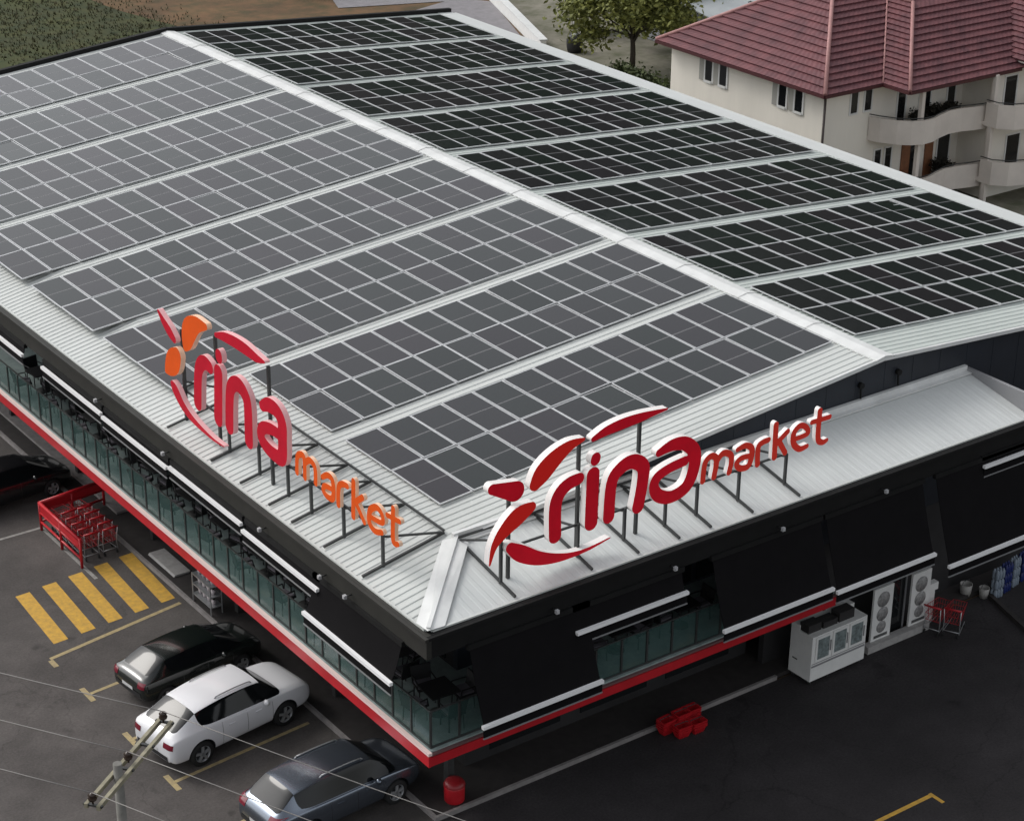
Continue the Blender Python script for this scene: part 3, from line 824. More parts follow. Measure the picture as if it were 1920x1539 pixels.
awning('black awning nearly closed under the left eave, fifth from the building corner', 'L', 21.35, 17.12, 6.3, 0.22, GL)
awning('black awning nearly closed under the left eave, fourth from the building corner', 'L', 17.0, 12.84, 6.26, 0.24, GL)
awning('black awning nearly closed under the left eave, third from the building corner', 'L', 12.74, 8.58, 6.33, 0.22, GL)
awning('black awning half open under the left eave, second from the building corner', 'L', 8.46, 4.57, 6.22, 0.26, GL)
awning('black awning lowered over the left balcony, next to the building corner', 'L', 4.93, 0.8, 5.5, 0.50, GL)
awning('black awning lowered almost to the red edge, on the front next to the corner', 'R', 0.97, 4.63, 4.58, 0.80, GR)
awning('black awning half raised on the front, second from the building corner', 'R', 4.1, 7.69, 5.9, 0.36, GR)
awning('black lowered awning on the front, third from the corner, above the chest freezer', 'R', 8.6, 12.54, 4.62, 0.80, GR)
awning('black lowered awning on the front above the two poster panels', 'R', 12.62, 16.43, 4.48, 0.85, GR)
awning('black long lowered awning at the right edge above the piled goods', 'R', 16.85, 20.7, 4.0, 1.02, GR)
awning('black nearly closed awning high under the front eave at the right edge', 'R', 18.75, 20.9, 6.3, 0.28, GR, top=6.5)

# ---------------------------------------------------------------- small floodlights on the fascia
def floodlight(x, y, z, rz, label):
    T = thing('floodlight', label, 'floodlight', (x, y, z), rz, 'floodlights under the eave')
    m = MB(); m.tube([(0, 0.12, 0), (0, -0.04, 0)], 0.02, 6); m.build('bracket', STEEL_D, T)
    m = MB(); m.box((-0.045, -0.12, -0.05), (0.045, -0.04, 0.05)); m.box((-0.035, -0.13, -0.035), (0.035, -0.123, 0.035)); m.build('housing', mat('grey_lamp_housing', (0.45, 0.45, 0.46), 0.5), T)
for k, x in enumerate((3.52, 7.27, 10.96, 14.77)):
    floodlight(x, -0.28, 6.7, 0, 'small white floodlight under the front eave, %s from the corner' % ORD[k])
for k, y in enumerate((3.17, 4.37, 7.41, 12.9, 17.25)):
    floodlight(-0.28, y, 6.72, -math.pi / 2, 'small white floodlight under the left eave, %s from the corner' % ORD[k])

# ---------------------------------------------------------------- balcony furniture
def chair_mesh():
    T = thing('chair', '', 'chair')
    for sx in (-1, 1):
        for sy in (-1, 1):
            m = MB(); m.tube([(sx * 0.21, sy * 0.21, 0), (sx * 0.2, sy * 0.19, 0.44)], 0.018, 6); m.build('leg', BLK_PL, T)
    m = MB(); m.box((-0.25, -0.25, 0.42), (0.25, 0.25, 0.47)); m.build('seat', BLK_PL, T)
    m = MB(); m.prism([(-0.25, 0.2, 0.47), (0.25, 0.2, 0.47), (0.27, 0.29, 0.88), (-0.27, 0.29, 0.88)], (0, 0.04, 0.0)); m.build('backrest', BLK_PL, T)
    for s in (-1, 1):
        m = MB(); m.tube([(s * 0.25, 0.22, 0.66), (s * 0.26, -0.18, 0.66), (s * 0.25, -0.22, 0.44)], 0.02, 6); m.build('armrest', BLK_PL, T)
    m = MB(); m.box((-0.22, -0.22, 0.473), (0.22, 0.19, 0.52)); m.build('cushion', CUSHION, T)
    return T
def table_mesh():
    T = thing('table', '', 'table')
    m = MB(); m.box((-0.4, -0.4, 0.7), (0.4, 0.4, 0.74)); m.build('table_top', BLK_PL, T)
    m = MB(); m.tube([(0, 0, 0.03), (0, 0, 0.7)], 0.035, 8); m.build('pedestal', STEEL_D, T)
    m = MB(); m.lathe([(0.001, 0.03), (0.24, 0.025), (0.25, 0.0), (0.001, 0.0)], 16); m.build('foot', STEEL_D, T)
    return T
ch0, tb0 = chair_mesh(), table_mesh()
spots = [(1.15, 1.3 + 2.15 * k) for k in range(12)]
nc = 0
def put(proto, first, loc, rz, label, group):
    o = proto if first else copy_tree(proto)
    o.location = loc; o.rotation_euler = (0, 0, rz)
    return tag(o, label, None, group)
for k, (x, y) in enumerate(spots):
    put(tb0, k == 0, (x, y, HB + 0.004), random.uniform(-0.1, 0.1), 'black square cafe table on the left balcony, %s from the corner' % ORD[k], 'balcony tables')
    for s, lab in ((1, 'far'), (-1, 'near')):
        put(ch0, nc == 0, (x + random.uniform(-0.1, 0.1), y + s * 0.68, HB + 0.004), (0 if s > 0 else math.pi) + random.uniform(-0.3, 0.3),
            'black rattan chair on the %s side of the %s balcony table from the corner' % (lab, ORD[k]), 'balcony chairs')
        nc += 1
    for s, lab in ((1, 'wall'), (-1, 'railing')):
        put(ch0, False, (x + s * 0.66, y + random.uniform(-0.12, 0.12), HB + 0.004), (-math.pi / 2 if s > 0 else math.pi / 2) + random.uniform(-0.35, 0.35),
            'black rattan chair on the %s side of the %s balcony table from the corner' % (lab, ORD[k]), 'balcony chairs')
for k, x in enumerate((4.6, 6.6, 8.8, 11.2)):
    put(tb0, False, (x, 1.1, HB + 0.004), random.uniform(-0.1, 0.1), 'black square cafe table on the front balcony, %s from the corner' % ORD[k], 'balcony tables')
    for s, lab in ((1, 'right'), (-1, 'left')):
        put(ch0, False, (x + s * 0.68, 1.1 + random.uniform(-0.1, 0.1), HB + 0.004), (-math.pi / 2 if s > 0 else math.pi / 2) + random.uniform(-0.3, 0.3),
            'black rattan chair %s of the %s front balcony table from the corner' % (lab, ORD[k]), 'balcony chairs')

# ================================================================= CARS
def wheel(parent, x, y, rad, w, s):
    T = bpy.data.objects.new('wheel', None); C.objects.link(T); T.parent = parent; T.location = (x, y, rad)
    T.empty_display_size = 0.1
    m = MB(); m.lathe([(rad * 0.66, -w / 2), (rad * 0.9, -w / 2), (rad, -w * 0.36), (rad, w * 0.36), (rad * 0.9, w / 2), (rad * 0.66, w / 2), (rad * 0.66, -w / 2)], 24, axis='y'); m.build('tyre', RUBBER, T)
    m = MB()
    m.lathe([(rad * 0.655, -w * 0.45), (rad * 0.6, -w * 0.4), (rad * 0.6, w * 0.4), (rad * 0.655, w * 0.45)], 24, axis='y')
    for k in range(5):
        a = 2 * math.pi * k / 5 + 0.3
        m.beam((0, s * w * 0.4, 0), (rad * 0.62 * math.cos(a), s * w * 0.4, rad * 0.62 * math.sin(a)), 0.05, 0.075)
    m.tube([(0, s * w * 0.3, 0), (0, s * w * 0.45, 0)], rad * 0.17, 10)
    m.build('rim', STEEL_L, T)
    m = MB(); m.tube([(0, -w * 0.2, 0), (0, w * 0.2, 0)], rad * 0.58, 18); m.build('brake_disc', PLASTIC_D, T)

def make_car(label, st, wheels, rad, paint, loc, rz, tail, head, rails=False, name='parked_car', cat='car', plate_z=0.75):
    """st: stations rear to front: x, bottom z, belt z, top z, half width, roof half width, glass flag
       glass flags between this and the next station: S side window, W windscreen / rear screen, '' none"""
    T = thing(name, label, cat, loc, rz, 'cars parked nose-in at the balcony')
    NP = 10
    def section(s):
        x, zb, zbelt, zt, hw, rw, g = s
        mid = zb + (zbelt - zb) * 0.42
        return [(x, 0, zb), (x, hw * 0.8, zb), (x, hw * 0.95, zb + 0.06), (x, hw, mid), (x, hw * 0.995, mid + (zbelt - mid) * 0.55), (x, hw * 0.955, zbelt),
                (x, min(hw * 0.93, rw + (hw * 0.93 - rw) * 0.92), zbelt + min(0.035, max(0.012, (zt - zbelt) * 0.12))), (x, rw, zt - min(0.07, (zt - zbelt) * 0.35)), (x, rw * 0.72, zt - min(0.02, (zt - zbelt) * 0.1)), (x, 0, zt)]
    secs = [section(s) for s in st]
    vs = []; 
    full = []
    for sec in secs:
        row = sec + [(p[0], -p[1], p[2]) for p in reversed(sec[1:-1])]
        full.append(row)
    n = len(full[0])
    for row in full: vs += row
    fs = []; mi = []
    for i in range(len(full) - 1):
        g = st[i][6]
        for k in range(n):
            k2 = (k + 1) % n
            fs.append((i * n + k, i * n + k2, (i + 1) * n + k2, (i + 1) * n + k))
            kk = k if k < NP - 1 else n - 1 - k
            m_ = 0
            if 'S' in g and kk == 6: m_ = 1
            if 'W' in g and kk in (7, 8): m_ = 2
            if 'R' in g and kk in (7, 8): m_ = 3
            if kk in (0, 1): m_ = 4
            mi.append(m_)
    fs.append(tuple(range(n))); mi.append(0)
    fs.append(tuple((len(full) - 1) * n + k for k in reversed(range(n)))); mi.append(0)
    me = bpy.data.meshes.new('body'); me.from_pydata(vs, [], fs)
    for q in range(6): me.materials.append(paint)
    me.polygons.foreach_set('material_index', mi)
    bm = bmesh.new(); bm.from_mesh(me)
    bmesh.ops.recalc_face_normals(bm, faces=bm.faces)
    # end caps: fan of quads via inset keeps the ends rounded
    caps = [f for f in bm.faces if len(f.verts) > 4]
    cr = bm.edges.layers.float.get('crease_edge') or bm.edges.layers.float.new('crease_edge')
    for f in caps:
        bmesh.ops.inset_individual(bm, faces=[f], thickness=0.12, depth=0.035)
    for e in bm.edges:
        ms = {f.material_index for f in e.link_faces}
        if len(ms) > 1 and ms & {1, 2, 3}: e[cr] = 0.55
    bm.to_mesh(me); bm.free()
    tmp = bpy.data.objects.new('tmp', me); C.objects.link(tmp)
    md = tmp.modifiers.new('s', 'SUBSURF'); md.levels = 3; md.render_levels = 3
    cutters = []
    W_ = max(s[4] for s in st)
    for wx in wheels:
        c = MB(); c.tube([(wx, -W_ - 0.2, rad + 0.01), (wx, -W_ + 0.27, rad + 0.01)], rad * 1.17, 28); c.tube([(wx, W_ - 0.27, rad + 0.01), (wx, W_ + 0.2, rad + 0.01)], rad * 1.17, 28)
        cme = c.mesh('cut', paint)
        for q in range(5): cme.materials.append(paint)
        for p in cme.polygons: p.material_index = 5
        co = bpy.data.objects.new('cut', cme); C.objects.link(co); cutters.append(co)
        bo = tmp.modifiers.new('b', 'BOOLEAN'); bo.object = co; bo.operation = 'DIFFERENCE'; bo.solver = 'EXACT'
    dg = bpy.context.evaluated_depsgraph_get(); dg.update()
    ev = bpy.data.meshes.new_from_object(tmp.evaluated_get(dg))
    bpy.data.objects.remove(tmp)
    for c in cutters: bpy.data.objects.remove(c)
    bm = bmesh.new(); bm.from_mesh(ev)
    tree = BVHTree.FromBMesh(bm)
    def split(name, sel, m):
        b2 = bm.copy()
        bmesh.ops.delete(b2, geom=[f for f in b2.faces if not sel(f)], context='FACES')
        if not b2.faces: b2.free(); return
        for f in b2.faces: f.material_index = 0; f.smooth = True
        mm = bpy.data.meshes.new(name); b2.to_mesh(mm); b2.free(); mm.materials.append(m)
        o = link(name, mm, T)
        return o
    cx = (wheels[0] + wheels[1]) / 2
    split('body', lambda f: f.material_index == 0, paint)
    split('underbody', lambda f: f.material_index in (4, 5), PLASTIC_D)
    split('side_window', lambda f: f.material_index == 1 and f.calc_center_median().y > 0, GLASS_C)
    split('side_window', lambda f: f.material_index == 1 and f.calc_center_median().y < 0, GLASS_C)
    split('windscreen', lambda f: f.material_index == 2, GLASS_C)
    split('rear_window', lambda f: f.material_index == 3, GLASS_C)
    def patch(name, m, dirx, y0, y1, z0, z1, nx=6, nz=4, off=0.012):
        """small lens lying on the bodywork, found by casting along x"""
        pts = []
        for i in range(nx + 1):
            for j in range(nz + 1):
                y = y0 + (y1 - y0) * i / nx; z = z0 + (z1 - z0) * j / nz
                h = tree.ray_cast(Vector((dirx * -6 + cx, y, z)), Vector((dirx, 0, 0)))
                if h[0] is None: return
                pts.append(h[0] + h[1] * off)
        f_ = [(i * (nz + 1) + j, (i + 1) * (nz + 1) + j, (i + 1) * (nz + 1) + j + 1, i * (nz + 1) + j + 1) for i in range(nx) for j in range(nz)]
        b_ = MB(); b_.add(pts, f_, 0, True); return b_.build(name, m, T)
    for s in (1, -1):
        patch('tail_light', LAMP_R, 1, s * tail[0], s * tail[1], tail[2], tail[3])
        patch('headlight', LAMP_C, -1, s * head[0], s * head[1], head[2], head[3])
    patch('number_plate', PLATE, 1, -0.26, 0.26, plate_z, plate_z + 0.11)
    patch('bumper_insert', PLASTIC_D, 1, -W_ * 0.72, W_ * 0.72, st[0][1] + 0.06, st[0][1] + 0.2, 10, 2)
    patch('grille', PLASTIC_D, -1, -0.45, 0.45, head[2] - 0.12, head[3] - 0.02, 8, 2)
    for s in (1, -1):
        # door mirror, sill strip, door handles
        ws = [q for q in st if 'W' in q[6]][0]
        mx = ws[0] - 0.05; hw = ws[4]
        m = MB(); m.lathe([(0.001, -0.09), (0.07, -0.07), (0.085, 0), (0.07, 0.07), (0.001, 0.09)], 10, (mx, s * (hw + 0.1), ws[2] + 0.09), axis='y'); m.beam((mx, s * (hw - 0.06), ws[2] + 0.04), (mx, s * (hw + 0.06), ws[2] + 0.07), 0.05, 0.04); m.build('door_mirror', paint, T)
        for hx in (cx - 0.42, cx + 0.5):
            z = ws[2] - 0.13
            h = tree.ray_cast(Vector((hx, s * 3, z)), Vector((0, -s, 0)))
            if h[0]:
                m = MB(); m.box((hx - 0.1, h[0].y - s * 0.005, z - 0.012), (hx + 0.1, h[0].y + s * 0.022, z + 0.014)); m.build('door_handle', paint, T)
        if rails:
            g = [q for q in st if 'S' in q[6]]
            xs_ = np.linspace(g[1][0] + 0.15, g[-1][0] - 0.25, 8)
            pts = []
            for xx in xs_:
                h = tree.ray_cast(Vector((xx, s * g[1][5] * 0.86, 4)), Vector((0, 0, -1)))
                if h[0]: pts.append(h[0] + Vector((0, 0, 0.035)))
            if len(pts) > 2:
                m = MB(); m.tube(pts, 0.018, 6); m.tube([pts[0], pts[0] - Vector((0.06, 0, 0.05))], 0.018, 6); m.tube([pts[-1], pts[-1] + Vector((0.06, 0, -0.05))], 0.018, 6); m.build('roof_rail', ALU_D if rails == 1 else STEEL_L, T)
    # shut lines of the doors, thin dark strips just proud of the panels
    for hx in (cx - 0.72, cx + 0.12, cx + 0.98):
        for s in (1, -1):
            pts = []
            for z in np.linspace(st[3][1] + 0.12, st[3][2] - 0.04, 7):
                h = tree.ray_cast(Vector((hx, s * 3, z)), Vector((0, -s, 0)))
                if h[0]: pts.append(h[0] + Vector((0, s * 0.001, 0)))
            if len(pts) > 2:
                m = MB(); m.tube(pts, 0.005, 4); m.build('door_gap', PLASTIC_D, T)
    bm.free()
    for wx in wheels:
        for s in (1, -1): wheel(T, wx, s * (W_ - 0.13), rad, 0.23, s)
    return T
# coupe shaped white SUV (x runs from tail to nose, origin between the axles on the ground)
suv = [(-2.36, 0.40, 0.92, 1.00, 0.84, 0.66, ''), (-2.29, 0.33, 1.05, 1.13, 0.92, 0.70, ''), (-2.14, 0.28, 1.09, 1.21, 0.955, 0.72, 'R'), (-1.42, 0.27, 1.12, 1.60, 0.965, 0.65, 'S'),
       (-0.78, 0.27, 1.10, 1.70, 0.97, 0.66, 'S'), (0.22, 0.27, 1.06, 1.72, 0.97, 0.66, 'S'), (0.74, 0.27, 1.045, 1.655, 0.965, 0.65, 'SW'), (1.34, 0.27, 1.035, 1.18, 0.96, 0.76, ''),
       (1.95, 0.28, 1.0, 1.11, 0.945, 0.76, ''), (2.30, 0.31, 0.92, 1.0, 0.88, 0.70, ''), (2.42, 0.40, 0.78, 0.86, 0.78, 0.6, '')]
make_car('white coupe shaped SUV parked nose-in beside the yellow bay line', suv, (-1.41, 1.41), 0.375, PAINT_W, (-1.02, 8.74, 0), R(8.3),
         (0.52, 0.87, 0.84, 0.99), (0.48, 0.8, 0.74, 0.88), rails=1, plate_z=0.6)
hatch = [(-2.02, 0.42, 0.84, 0.92, 0.74, 0.6, ''), (-1.95, 0.33, 0.94, 1.02, 0.83, 0.64, ''), (-1.78, 0.28, 0.97, 1.08, 0.86, 0.64, 'R'), (-1.18, 0.25, 0.97, 1.40, 0.875, 0.57, 'S'),
         (-0.5, 0.24, 0.94, 1.46, 0.88, 0.56, 'S'), (0.25, 0.24, 0.92, 1.45, 0.88, 0.56, 'S'), (0.65, 0.24, 0.91, 1.39, 0.875, 0.55, 'SW'), (1.4, 0.24, 0.89, 0.99, 0.87, 0.66, ''),
         (1.85, 0.27, 0.82, 0.90, 0.84, 0.62, ''), (2.1, 0.34, 0.72, 0.78, 0.72, 0.5, '')]
make_car('black hatchback parked between the white SUV and the yellow crossing', hatch, (-1.3, 1.3), 0.32, PAINT_G, (-0.55, 11.75, 0), R(7),
         (0.5, 0.76, 0.78, 0.95), (0.42, 0.68, 0.62, 0.74), plate_z=0.6)
wag = [(-2.4, 0.42, 0.90, 0.98, 0.82, 0.64, ''), (-2.32, 0.34, 1.02, 1.10, 0.90, 0.68, ''), (-2.2, 0.28, 1.05, 1.18, 0.93, 0.70, 'R'), (-1.68, 0.27, 1.06, 1.60, 0.945, 0.63, 'S'),
       (-0.9, 0.26, 1.04, 1.68, 0.95, 0.64, 'S'), (0.2, 0.26, 1.01, 1.68, 0.95, 0.64, 'S'), (0.75, 0.26, 1.0, 1.61, 0.945, 0.62, 'SW'), (1.45, 0.26, 0.98, 1.10, 0.94, 0.72, ''),
       (1.95, 0.28, 0.92, 1.01, 0.92, 0.68, ''), (2.25, 0.34, 0.80, 0.88, 0.82, 0.58, '')]
make_car('silver blue SUV with roof rails cut off by the bottom edge of the photo', wag, (-1.38, 1.38), 0.36, PAINT_B, (-0.4, 3.95, 0), R(5),
         (0.5, 0.84, 0.9, 1.1), (0.45, 0.74, 0.68, 0.8), rails=2, plate_z=0.62)
make_car('black car in the shadow under the balcony at the far left edge', hatch, (-1.3, 1.3), 0.32, PAINT_K, (-0.35, 25.3, 0), R(6),
         (0.5, 0.76, 0.78, 0.95), (0.42, 0.68, 0.62, 0.74), plate_z=0.6)

# ================================================================= TROLLEY BAY AND OTHER THINGS ON THE GROUND
def cart(label, loc, rz, frame_m, group, first=None):
    if first is not None:
        o = copy_tree(first); o.location = loc; o.rotation_euler = (0, 0, rz); return tag(o, label, None, group)
    T = thing('shopping_cart', label, 'shopping cart', loc, rz, group)
    m = MB()
    # basket of wires: floor slopes up to the front (+x is the front)
    B = lambda s, t, hgt: None
    def corner(x, y, z): return (x, y, z)
    top = [(-0.42, -0.27, 0.92), (0.45, -0.21, 0.82), (0.45, 0.21, 0.82), (-0.42, 0.27, 0.92)]
    bot = [(-0.38, -0.23, 0.46), (0.36, -0.17, 0.52), (0.36, 0.17, 0.52), (-0.38, 0.23, 0.46)]
    for ring in (top, bot, [tuple((a + b) / 2 for a, b in zip(p, q)) for p, q in zip(top, bot)]):
        for k in range(4): m.beam(ring[k], ring[(k + 1) % 4], 0.014)
    for k in range(4):
        n = 7 if k % 2 == 0 else 5
        for i in range(n):
            t = i / n
            p = [top[k][c] * (1 - t) + top[(k + 1) % 4][c] * t for c in range(3)]
            q = [bot[k][c] * (1 - t) + bot[(k + 1) % 4][c] * t for c in range(3)]
            m.beam(p, q, 0.01)
    for i in range(5):
        t = (i + 0.5) / 5
        m.beam([bot[0][c] * (1 - t) + bot[3][c] * t for c in range(3)], [bot[1][c] * (1 - t) + bot[2][c] * t for c in range(3)], 0.01)
    m.build('basket', frame_m, T)
    m = MB()
    for s in (-1, 1):
        m.tube([(-0.5, s * 0.26, 1.0), (-0.38, s * 0.24, 0.46), (-0.42, s * 0.25, 0.16), (0.42, s * 0.2, 0.16)], 0.016, 6)
    m.tube([(-0.42, -0.25, 0.2), (-0.42, 0.25, 0.2)], 0.014, 6)
    m.build('undercarriage', STEEL_L, T)
    m = MB(); m.tube([(-0.5, -0.27, 1.0), (-0.5, 0.27, 1.0)], 0.028, 8); m.build('handle', RED, T)
    for x in (-0.4, 0.4):
        for s in (-1, 1):
            m = MB(); m.lathe([(0.02, -0.015), (0.065, -0.015), (0.065, 0.015), (0.02, 0.015)], 10, (x, s * 0.22, 0.066), axis='y'); m.build('castor', RUBBER, T)
    return T
# red guard frame of the trolley bay
BAY = thing('trolley_bay', 'red tubular trolley bay under the balcony beside the yellow crossing', 'trolley bay', (0.8, 21.0, 0))
def bar(name, pts, r_):
    m = MB(); m.tube([(p[0] - 0.8, p[1] - 21.0, p[2]) for p in pts], r_, 8); return m.build(name, RED, BAY)
for z in (1.0, 0.66, 0.32):
    bar('side_rail', [(-0.3, 19.5, z), (-0.3, 22.6, z)], 0.06 if z > 0.9 else 0.04)
    bar('end_rail', [(-0.3, 22.6, z), (2.1, 22.9, z)], 0.06 if z > 0.9 else 0.04)
for (x, y) in ((-0.3, 19.5), (-0.3, 21.0), (-0.3, 22.6), (0.9, 22.75), (2.1, 22.9)):
    bar('upright', [(x, y, 0.0 if x < KX else 0.11), (x, y, 1.05)], 0.05)
m = MB(); m.box((-0.33 - 0.8, 19.6 - 21, 0.72), (-0.27 - 0.8, 22.5 - 21, 0.96)); m.build('side_board', RED, BAY)
m = MB(); m.prism([(-0.25 - 0.8, 22.58 - 21, 0.7), (2.05 - 0.8, 22.87 - 21, 0.7), (2.05 - 0.8, 22.87 - 21, 0.97), (-0.25 - 0.8, 22.58 - 21, 0.97)], (0, 0.05, 0)); m.build('end_board', RED, BAY)
RED_W = mat('red_wire', (0.3, 0.014, 0.02), 0.4)
c0 = None
for row, x in enumerate((0.2, 0.85)):
    for k in range(5):
        lab = 'red wire shopping cart in the trolley bay, %s in the %s row' % (ORD[k], ('outer', 'middle', 'inner')[row])
        o = cart(lab, (x + random.uniform(-0.03, 0.03), 22.0 - 0.45 * k, 0.112 if row == 2 else 0), R(90) + random.uniform(-0.04, 0.04), RED_W, 'nested carts in the trolley bay', c0)
        c0 = c0 or o
o = cart('red shopping cart standing near the right poster panel, closer to the wall', (19.35, 1.25, 0), R(20), mat('red_wire_bright', (0.34, 0.02, 0.025), 0.4), 'carts at the front')
cart('red shopping cart standing near the right poster panel, closer to the yard', (19.7, 0.85, 0), R(28), None, 'carts at the front', o)

# red litter bin under the corner
T = thing('litter_bin', 'red litter bin standing under the balcony corner', 'bin', (2.3, 2.3, 0.11))
m = MB(); m.lathe([(0.001, 0.0), (0.24, 0.0), (0.27, 0.04), (0.28, 0.46), (0.27, 0.5), (0.001, 0.5)], 20); m.build('body', RED, T)
m = MB(); m.lathe([(0.29, 0.505), (0.29, 0.54), (0.23, 0.62), (0.1, 0.66), (0.001, 0.66)], 20); m.build('lid', mat('dark_red_lid', (0.25, 0.01, 0.014), 0.4), T)
# stacked red baskets on the kerb
BK = mat('red_basket_plastic', (0.42, 0.012, 0.018), 0.35)
bm_ = MB()
for (z0, z1, s0, s1) in ((0.0, 0.2, 0.8, 0.95),):
    a = [(-0.2 * s0, -0.14 * s0, z0), (0.2 * s0, -0.14 * s0, z0), (0.2 * s0, 0.14 * s0, z0), (-0.2 * s0, 0.14 * s0, z0)]
    c = [(-0.24 * s1, -0.17 * s1, z1), (0.24 * s1, -0.17 * s1, z1), (0.24 * s1, 0.17 * s1, z1), (-0.24 * s1, 0.17 * s1, z1)]
    bm_.add(a + c, [(3, 2, 1, 0)] + [(i, (i + 1) % 4, 4 + (i + 1) % 4, 4 + i) for i in range(4)])
    for i in range(4): bm_.beam(c[i], c[(i + 1) % 4], 0.035)
    for i in range(4):
        for k in range(1, 5):
            t = k / 5
            p = [a[i][q] * (1 - t) + a[(i + 1) % 4][q] * t for q in range(3)]; q_ = [c[i][q] * (1 - t) + c[(i + 1) % 4][q] * t for q in range(3)]
            bm_.beam([p[0] * 1.03, p[1] * 1.03, p[2]], [q_[0] * 1.02, q_[1] * 1.02, q_[2]], 0.016)
bmesh_ = bm_.mesh('shell', BK)
hm = MB(); hm.tube([(-0.23, 0, 0.19), (-0.2, 0.05, 0.24), (0.2, 0.05, 0.24), (0.23, 0, 0.19)], 0.012, 6); hmesh = hm.mesh('handle', PLASTIC_D)
cols = [((9.0, 1.66), 4), ((9.5, 1.62), 5), ((9.95, 1.72), 4), ((9.25, 1.28), 3), ((9.75, 1.22), 3)]
names_c = ['leftmost rear', 'middle rear', 'right rear', 'left front', 'right front']
for ci, ((x, y), nn) in enumerate(cols):
    for k in range(nn):
        pos_ = 'bottom' if k == 0 else ('topmost' if k == nn - 1 else ORD[k] + ' from the ground')
        T = thing('shopping_basket', 'red plastic shopping basket, %s of the %s stack by the kerb' % (pos_, names_c[ci]), 'shopping basket', (x, y, 0.004 + 0.075 * k), random.uniform(-0.1, 0.1), 'stacked baskets on the kerb')
        link('shell', bmesh_, T)
        if k == nn - 1: link('handle', hmesh, T)

# glass fronted freezer with boxes on top
T = thing('display_freezer', 'white display freezer with three glass doors on the front yard', 'freezer', (13.92, 1.1, 0), R(1))
W3 = 2.22
m = MB(); m.box((0, 0, 0.14), (W3, 0.88, 1.62)); m.box((0, 0.55, 1.62), (W3, 0.88, 1.78)); m.build('cabinet', WHITE_P, T)
m = MB(); m.box((0.03, -0.012, 0.60), (W3 - 0.03, -0.002, 0.66)); m.box((0.03, -0.012, 0.70), (W3 - 0.03, -0.002, 0.72)); m.build('vent_grille', ALU_D, T)
PIC = mat('printed_photo_panel', (0.26, 0.31, 0.31), 0.3, col2=(0.09, 0.11, 0.11), scale=9, detail=3)
for k in range(3):
    x0 = 0.14 + k * 0.68
    m = MB(); m.box((x0, -0.03, 0.76), (x0 + 0.6, -0.004, 1.58)); dr = m.build('door', WHITE_P, T)
    m = MB(); m.box((x0 + 0.07, -0.036, 0.84), (x0 + 0.53, -0.031, 1.5)); m.build('pane', PIC, dr)
    m = MB(); m.box((x0 + 0.56, -0.06, 1.0), (x0 + 0.585, -0.032, 1.35)); m.build('handle', ALU_D, dr)
for x in (0.1, 0.8, 1.45, W3 - 0.1):
    for y in (0.1, 0.78):
        m = MB(); m.tube([(x, y, 0), (x, y, 0.14)], 0.05, 8); m.build('foot', STEEL_D, T)
m = MB(); m.box((-0.006, 0.55, 0.62), (-0.002, 0.75, 0.66)); m.build('handle_recess', PLASTIC_D, T)
for k, (x, y, w, h) in enumerate(((14.25, 1.62, 0.5, 0.26), (14.85, 1.6, 0.55, 0.2), (15.5, 1.6, 0.6, 0.3))):
    m = MB(); m.box((-w / 2, -0.18, 0), (w / 2, 0.18, h)); m.box((-w / 2 + 0.02, -0.02, h), (w / 2 - 0.02, 0.02, h + 0.006))
    o = m.build('carton', mat('dark_carton', (0.02, 0.018, 0.018), 0.8)); o.location = (x - 0.05, y - 0.12, 1.625)
    tag(o, 'dark carton on top of the white freezer, %s from the left' % ORD[k], 'box', 'cartons on the freezer')
# poster panels, low sill and dark doorway between them
m = MB(); m.box((16.55, 1.36, 0), (19.15, 1.62, 0.24)); tag(m.build('low_sill', CONC), 'pale low concrete sill under the two poster panels', 'sill')
for k, (x0, lab) in enumerate(((16.82, 'white framed poster panel with grey round pictures, beside the freezer'), (18.42, 'white framed poster panel with grey round pictures, right of the dark doorway'))):
    T = thing('poster_panel', lab, 'poster panel', (x0, 1.55, 0.24), 0, 'poster panels on the front')
    m = MB(); m.box((0, 0, 0), (0.8, 0.07, 1.78)); m.build('board', WHITE_P, T)
    for z, r_ in ((1.36, 0.26), (0.86, 0.24), (0.42, 0.2)):
        m = MB(); m.lathe([(0.001, -0.004), (r_, -0.004), (r_, -0.001), (0.001, -0.001)], 20, (0.4, 0, z), axis='y'); m.build('round_picture', mat('grey_print', (0.4, 0.39, 0.38), 0.5, col2=(0.13, 0.13, 0.13), scale=9), T)
    m = MB(); m.box((0.12, -0.004, 0.07), (0.68, -0.001, 0.17)); m.build('caption_strip', mat('grey_caption', (0.09, 0.09, 0.09), 0.5), T)
T = thing('front_doorway', 'dark glass doorway between the two poster panels', 'door', (17.65, 1.75, 0.11))
m = MB(); m.box((0, 0, 0), (0.06, 0.08, 2.2)); m.box((0.7, 0, 0), (0.76, 0.08, 2.2)); m.box((0.06, 0, 2.14), (0.7, 0.08, 2.2)); m.build('frame', ALU_D, T)
m = MB(); m.box((0.06, 0.03, 0.0), (0.7, 0.05, 2.14)); m.build('pane', GLASS_D, T)
T = thing('white_pedestal_sign', 'narrow white stand right of the poster panels', 'stand', (19.5, 1.75, 0))
m = MB(); m.box((-0.12, -0.06, 0.0), (0.12, 0.06, 1.1)); m.build('stem', WHITE_P, T)
m = MB(); m.box((-0.2, -0.1, 1.1), (0.2, 0.1, 1.35)); m.build('head', WHITE_P, T)
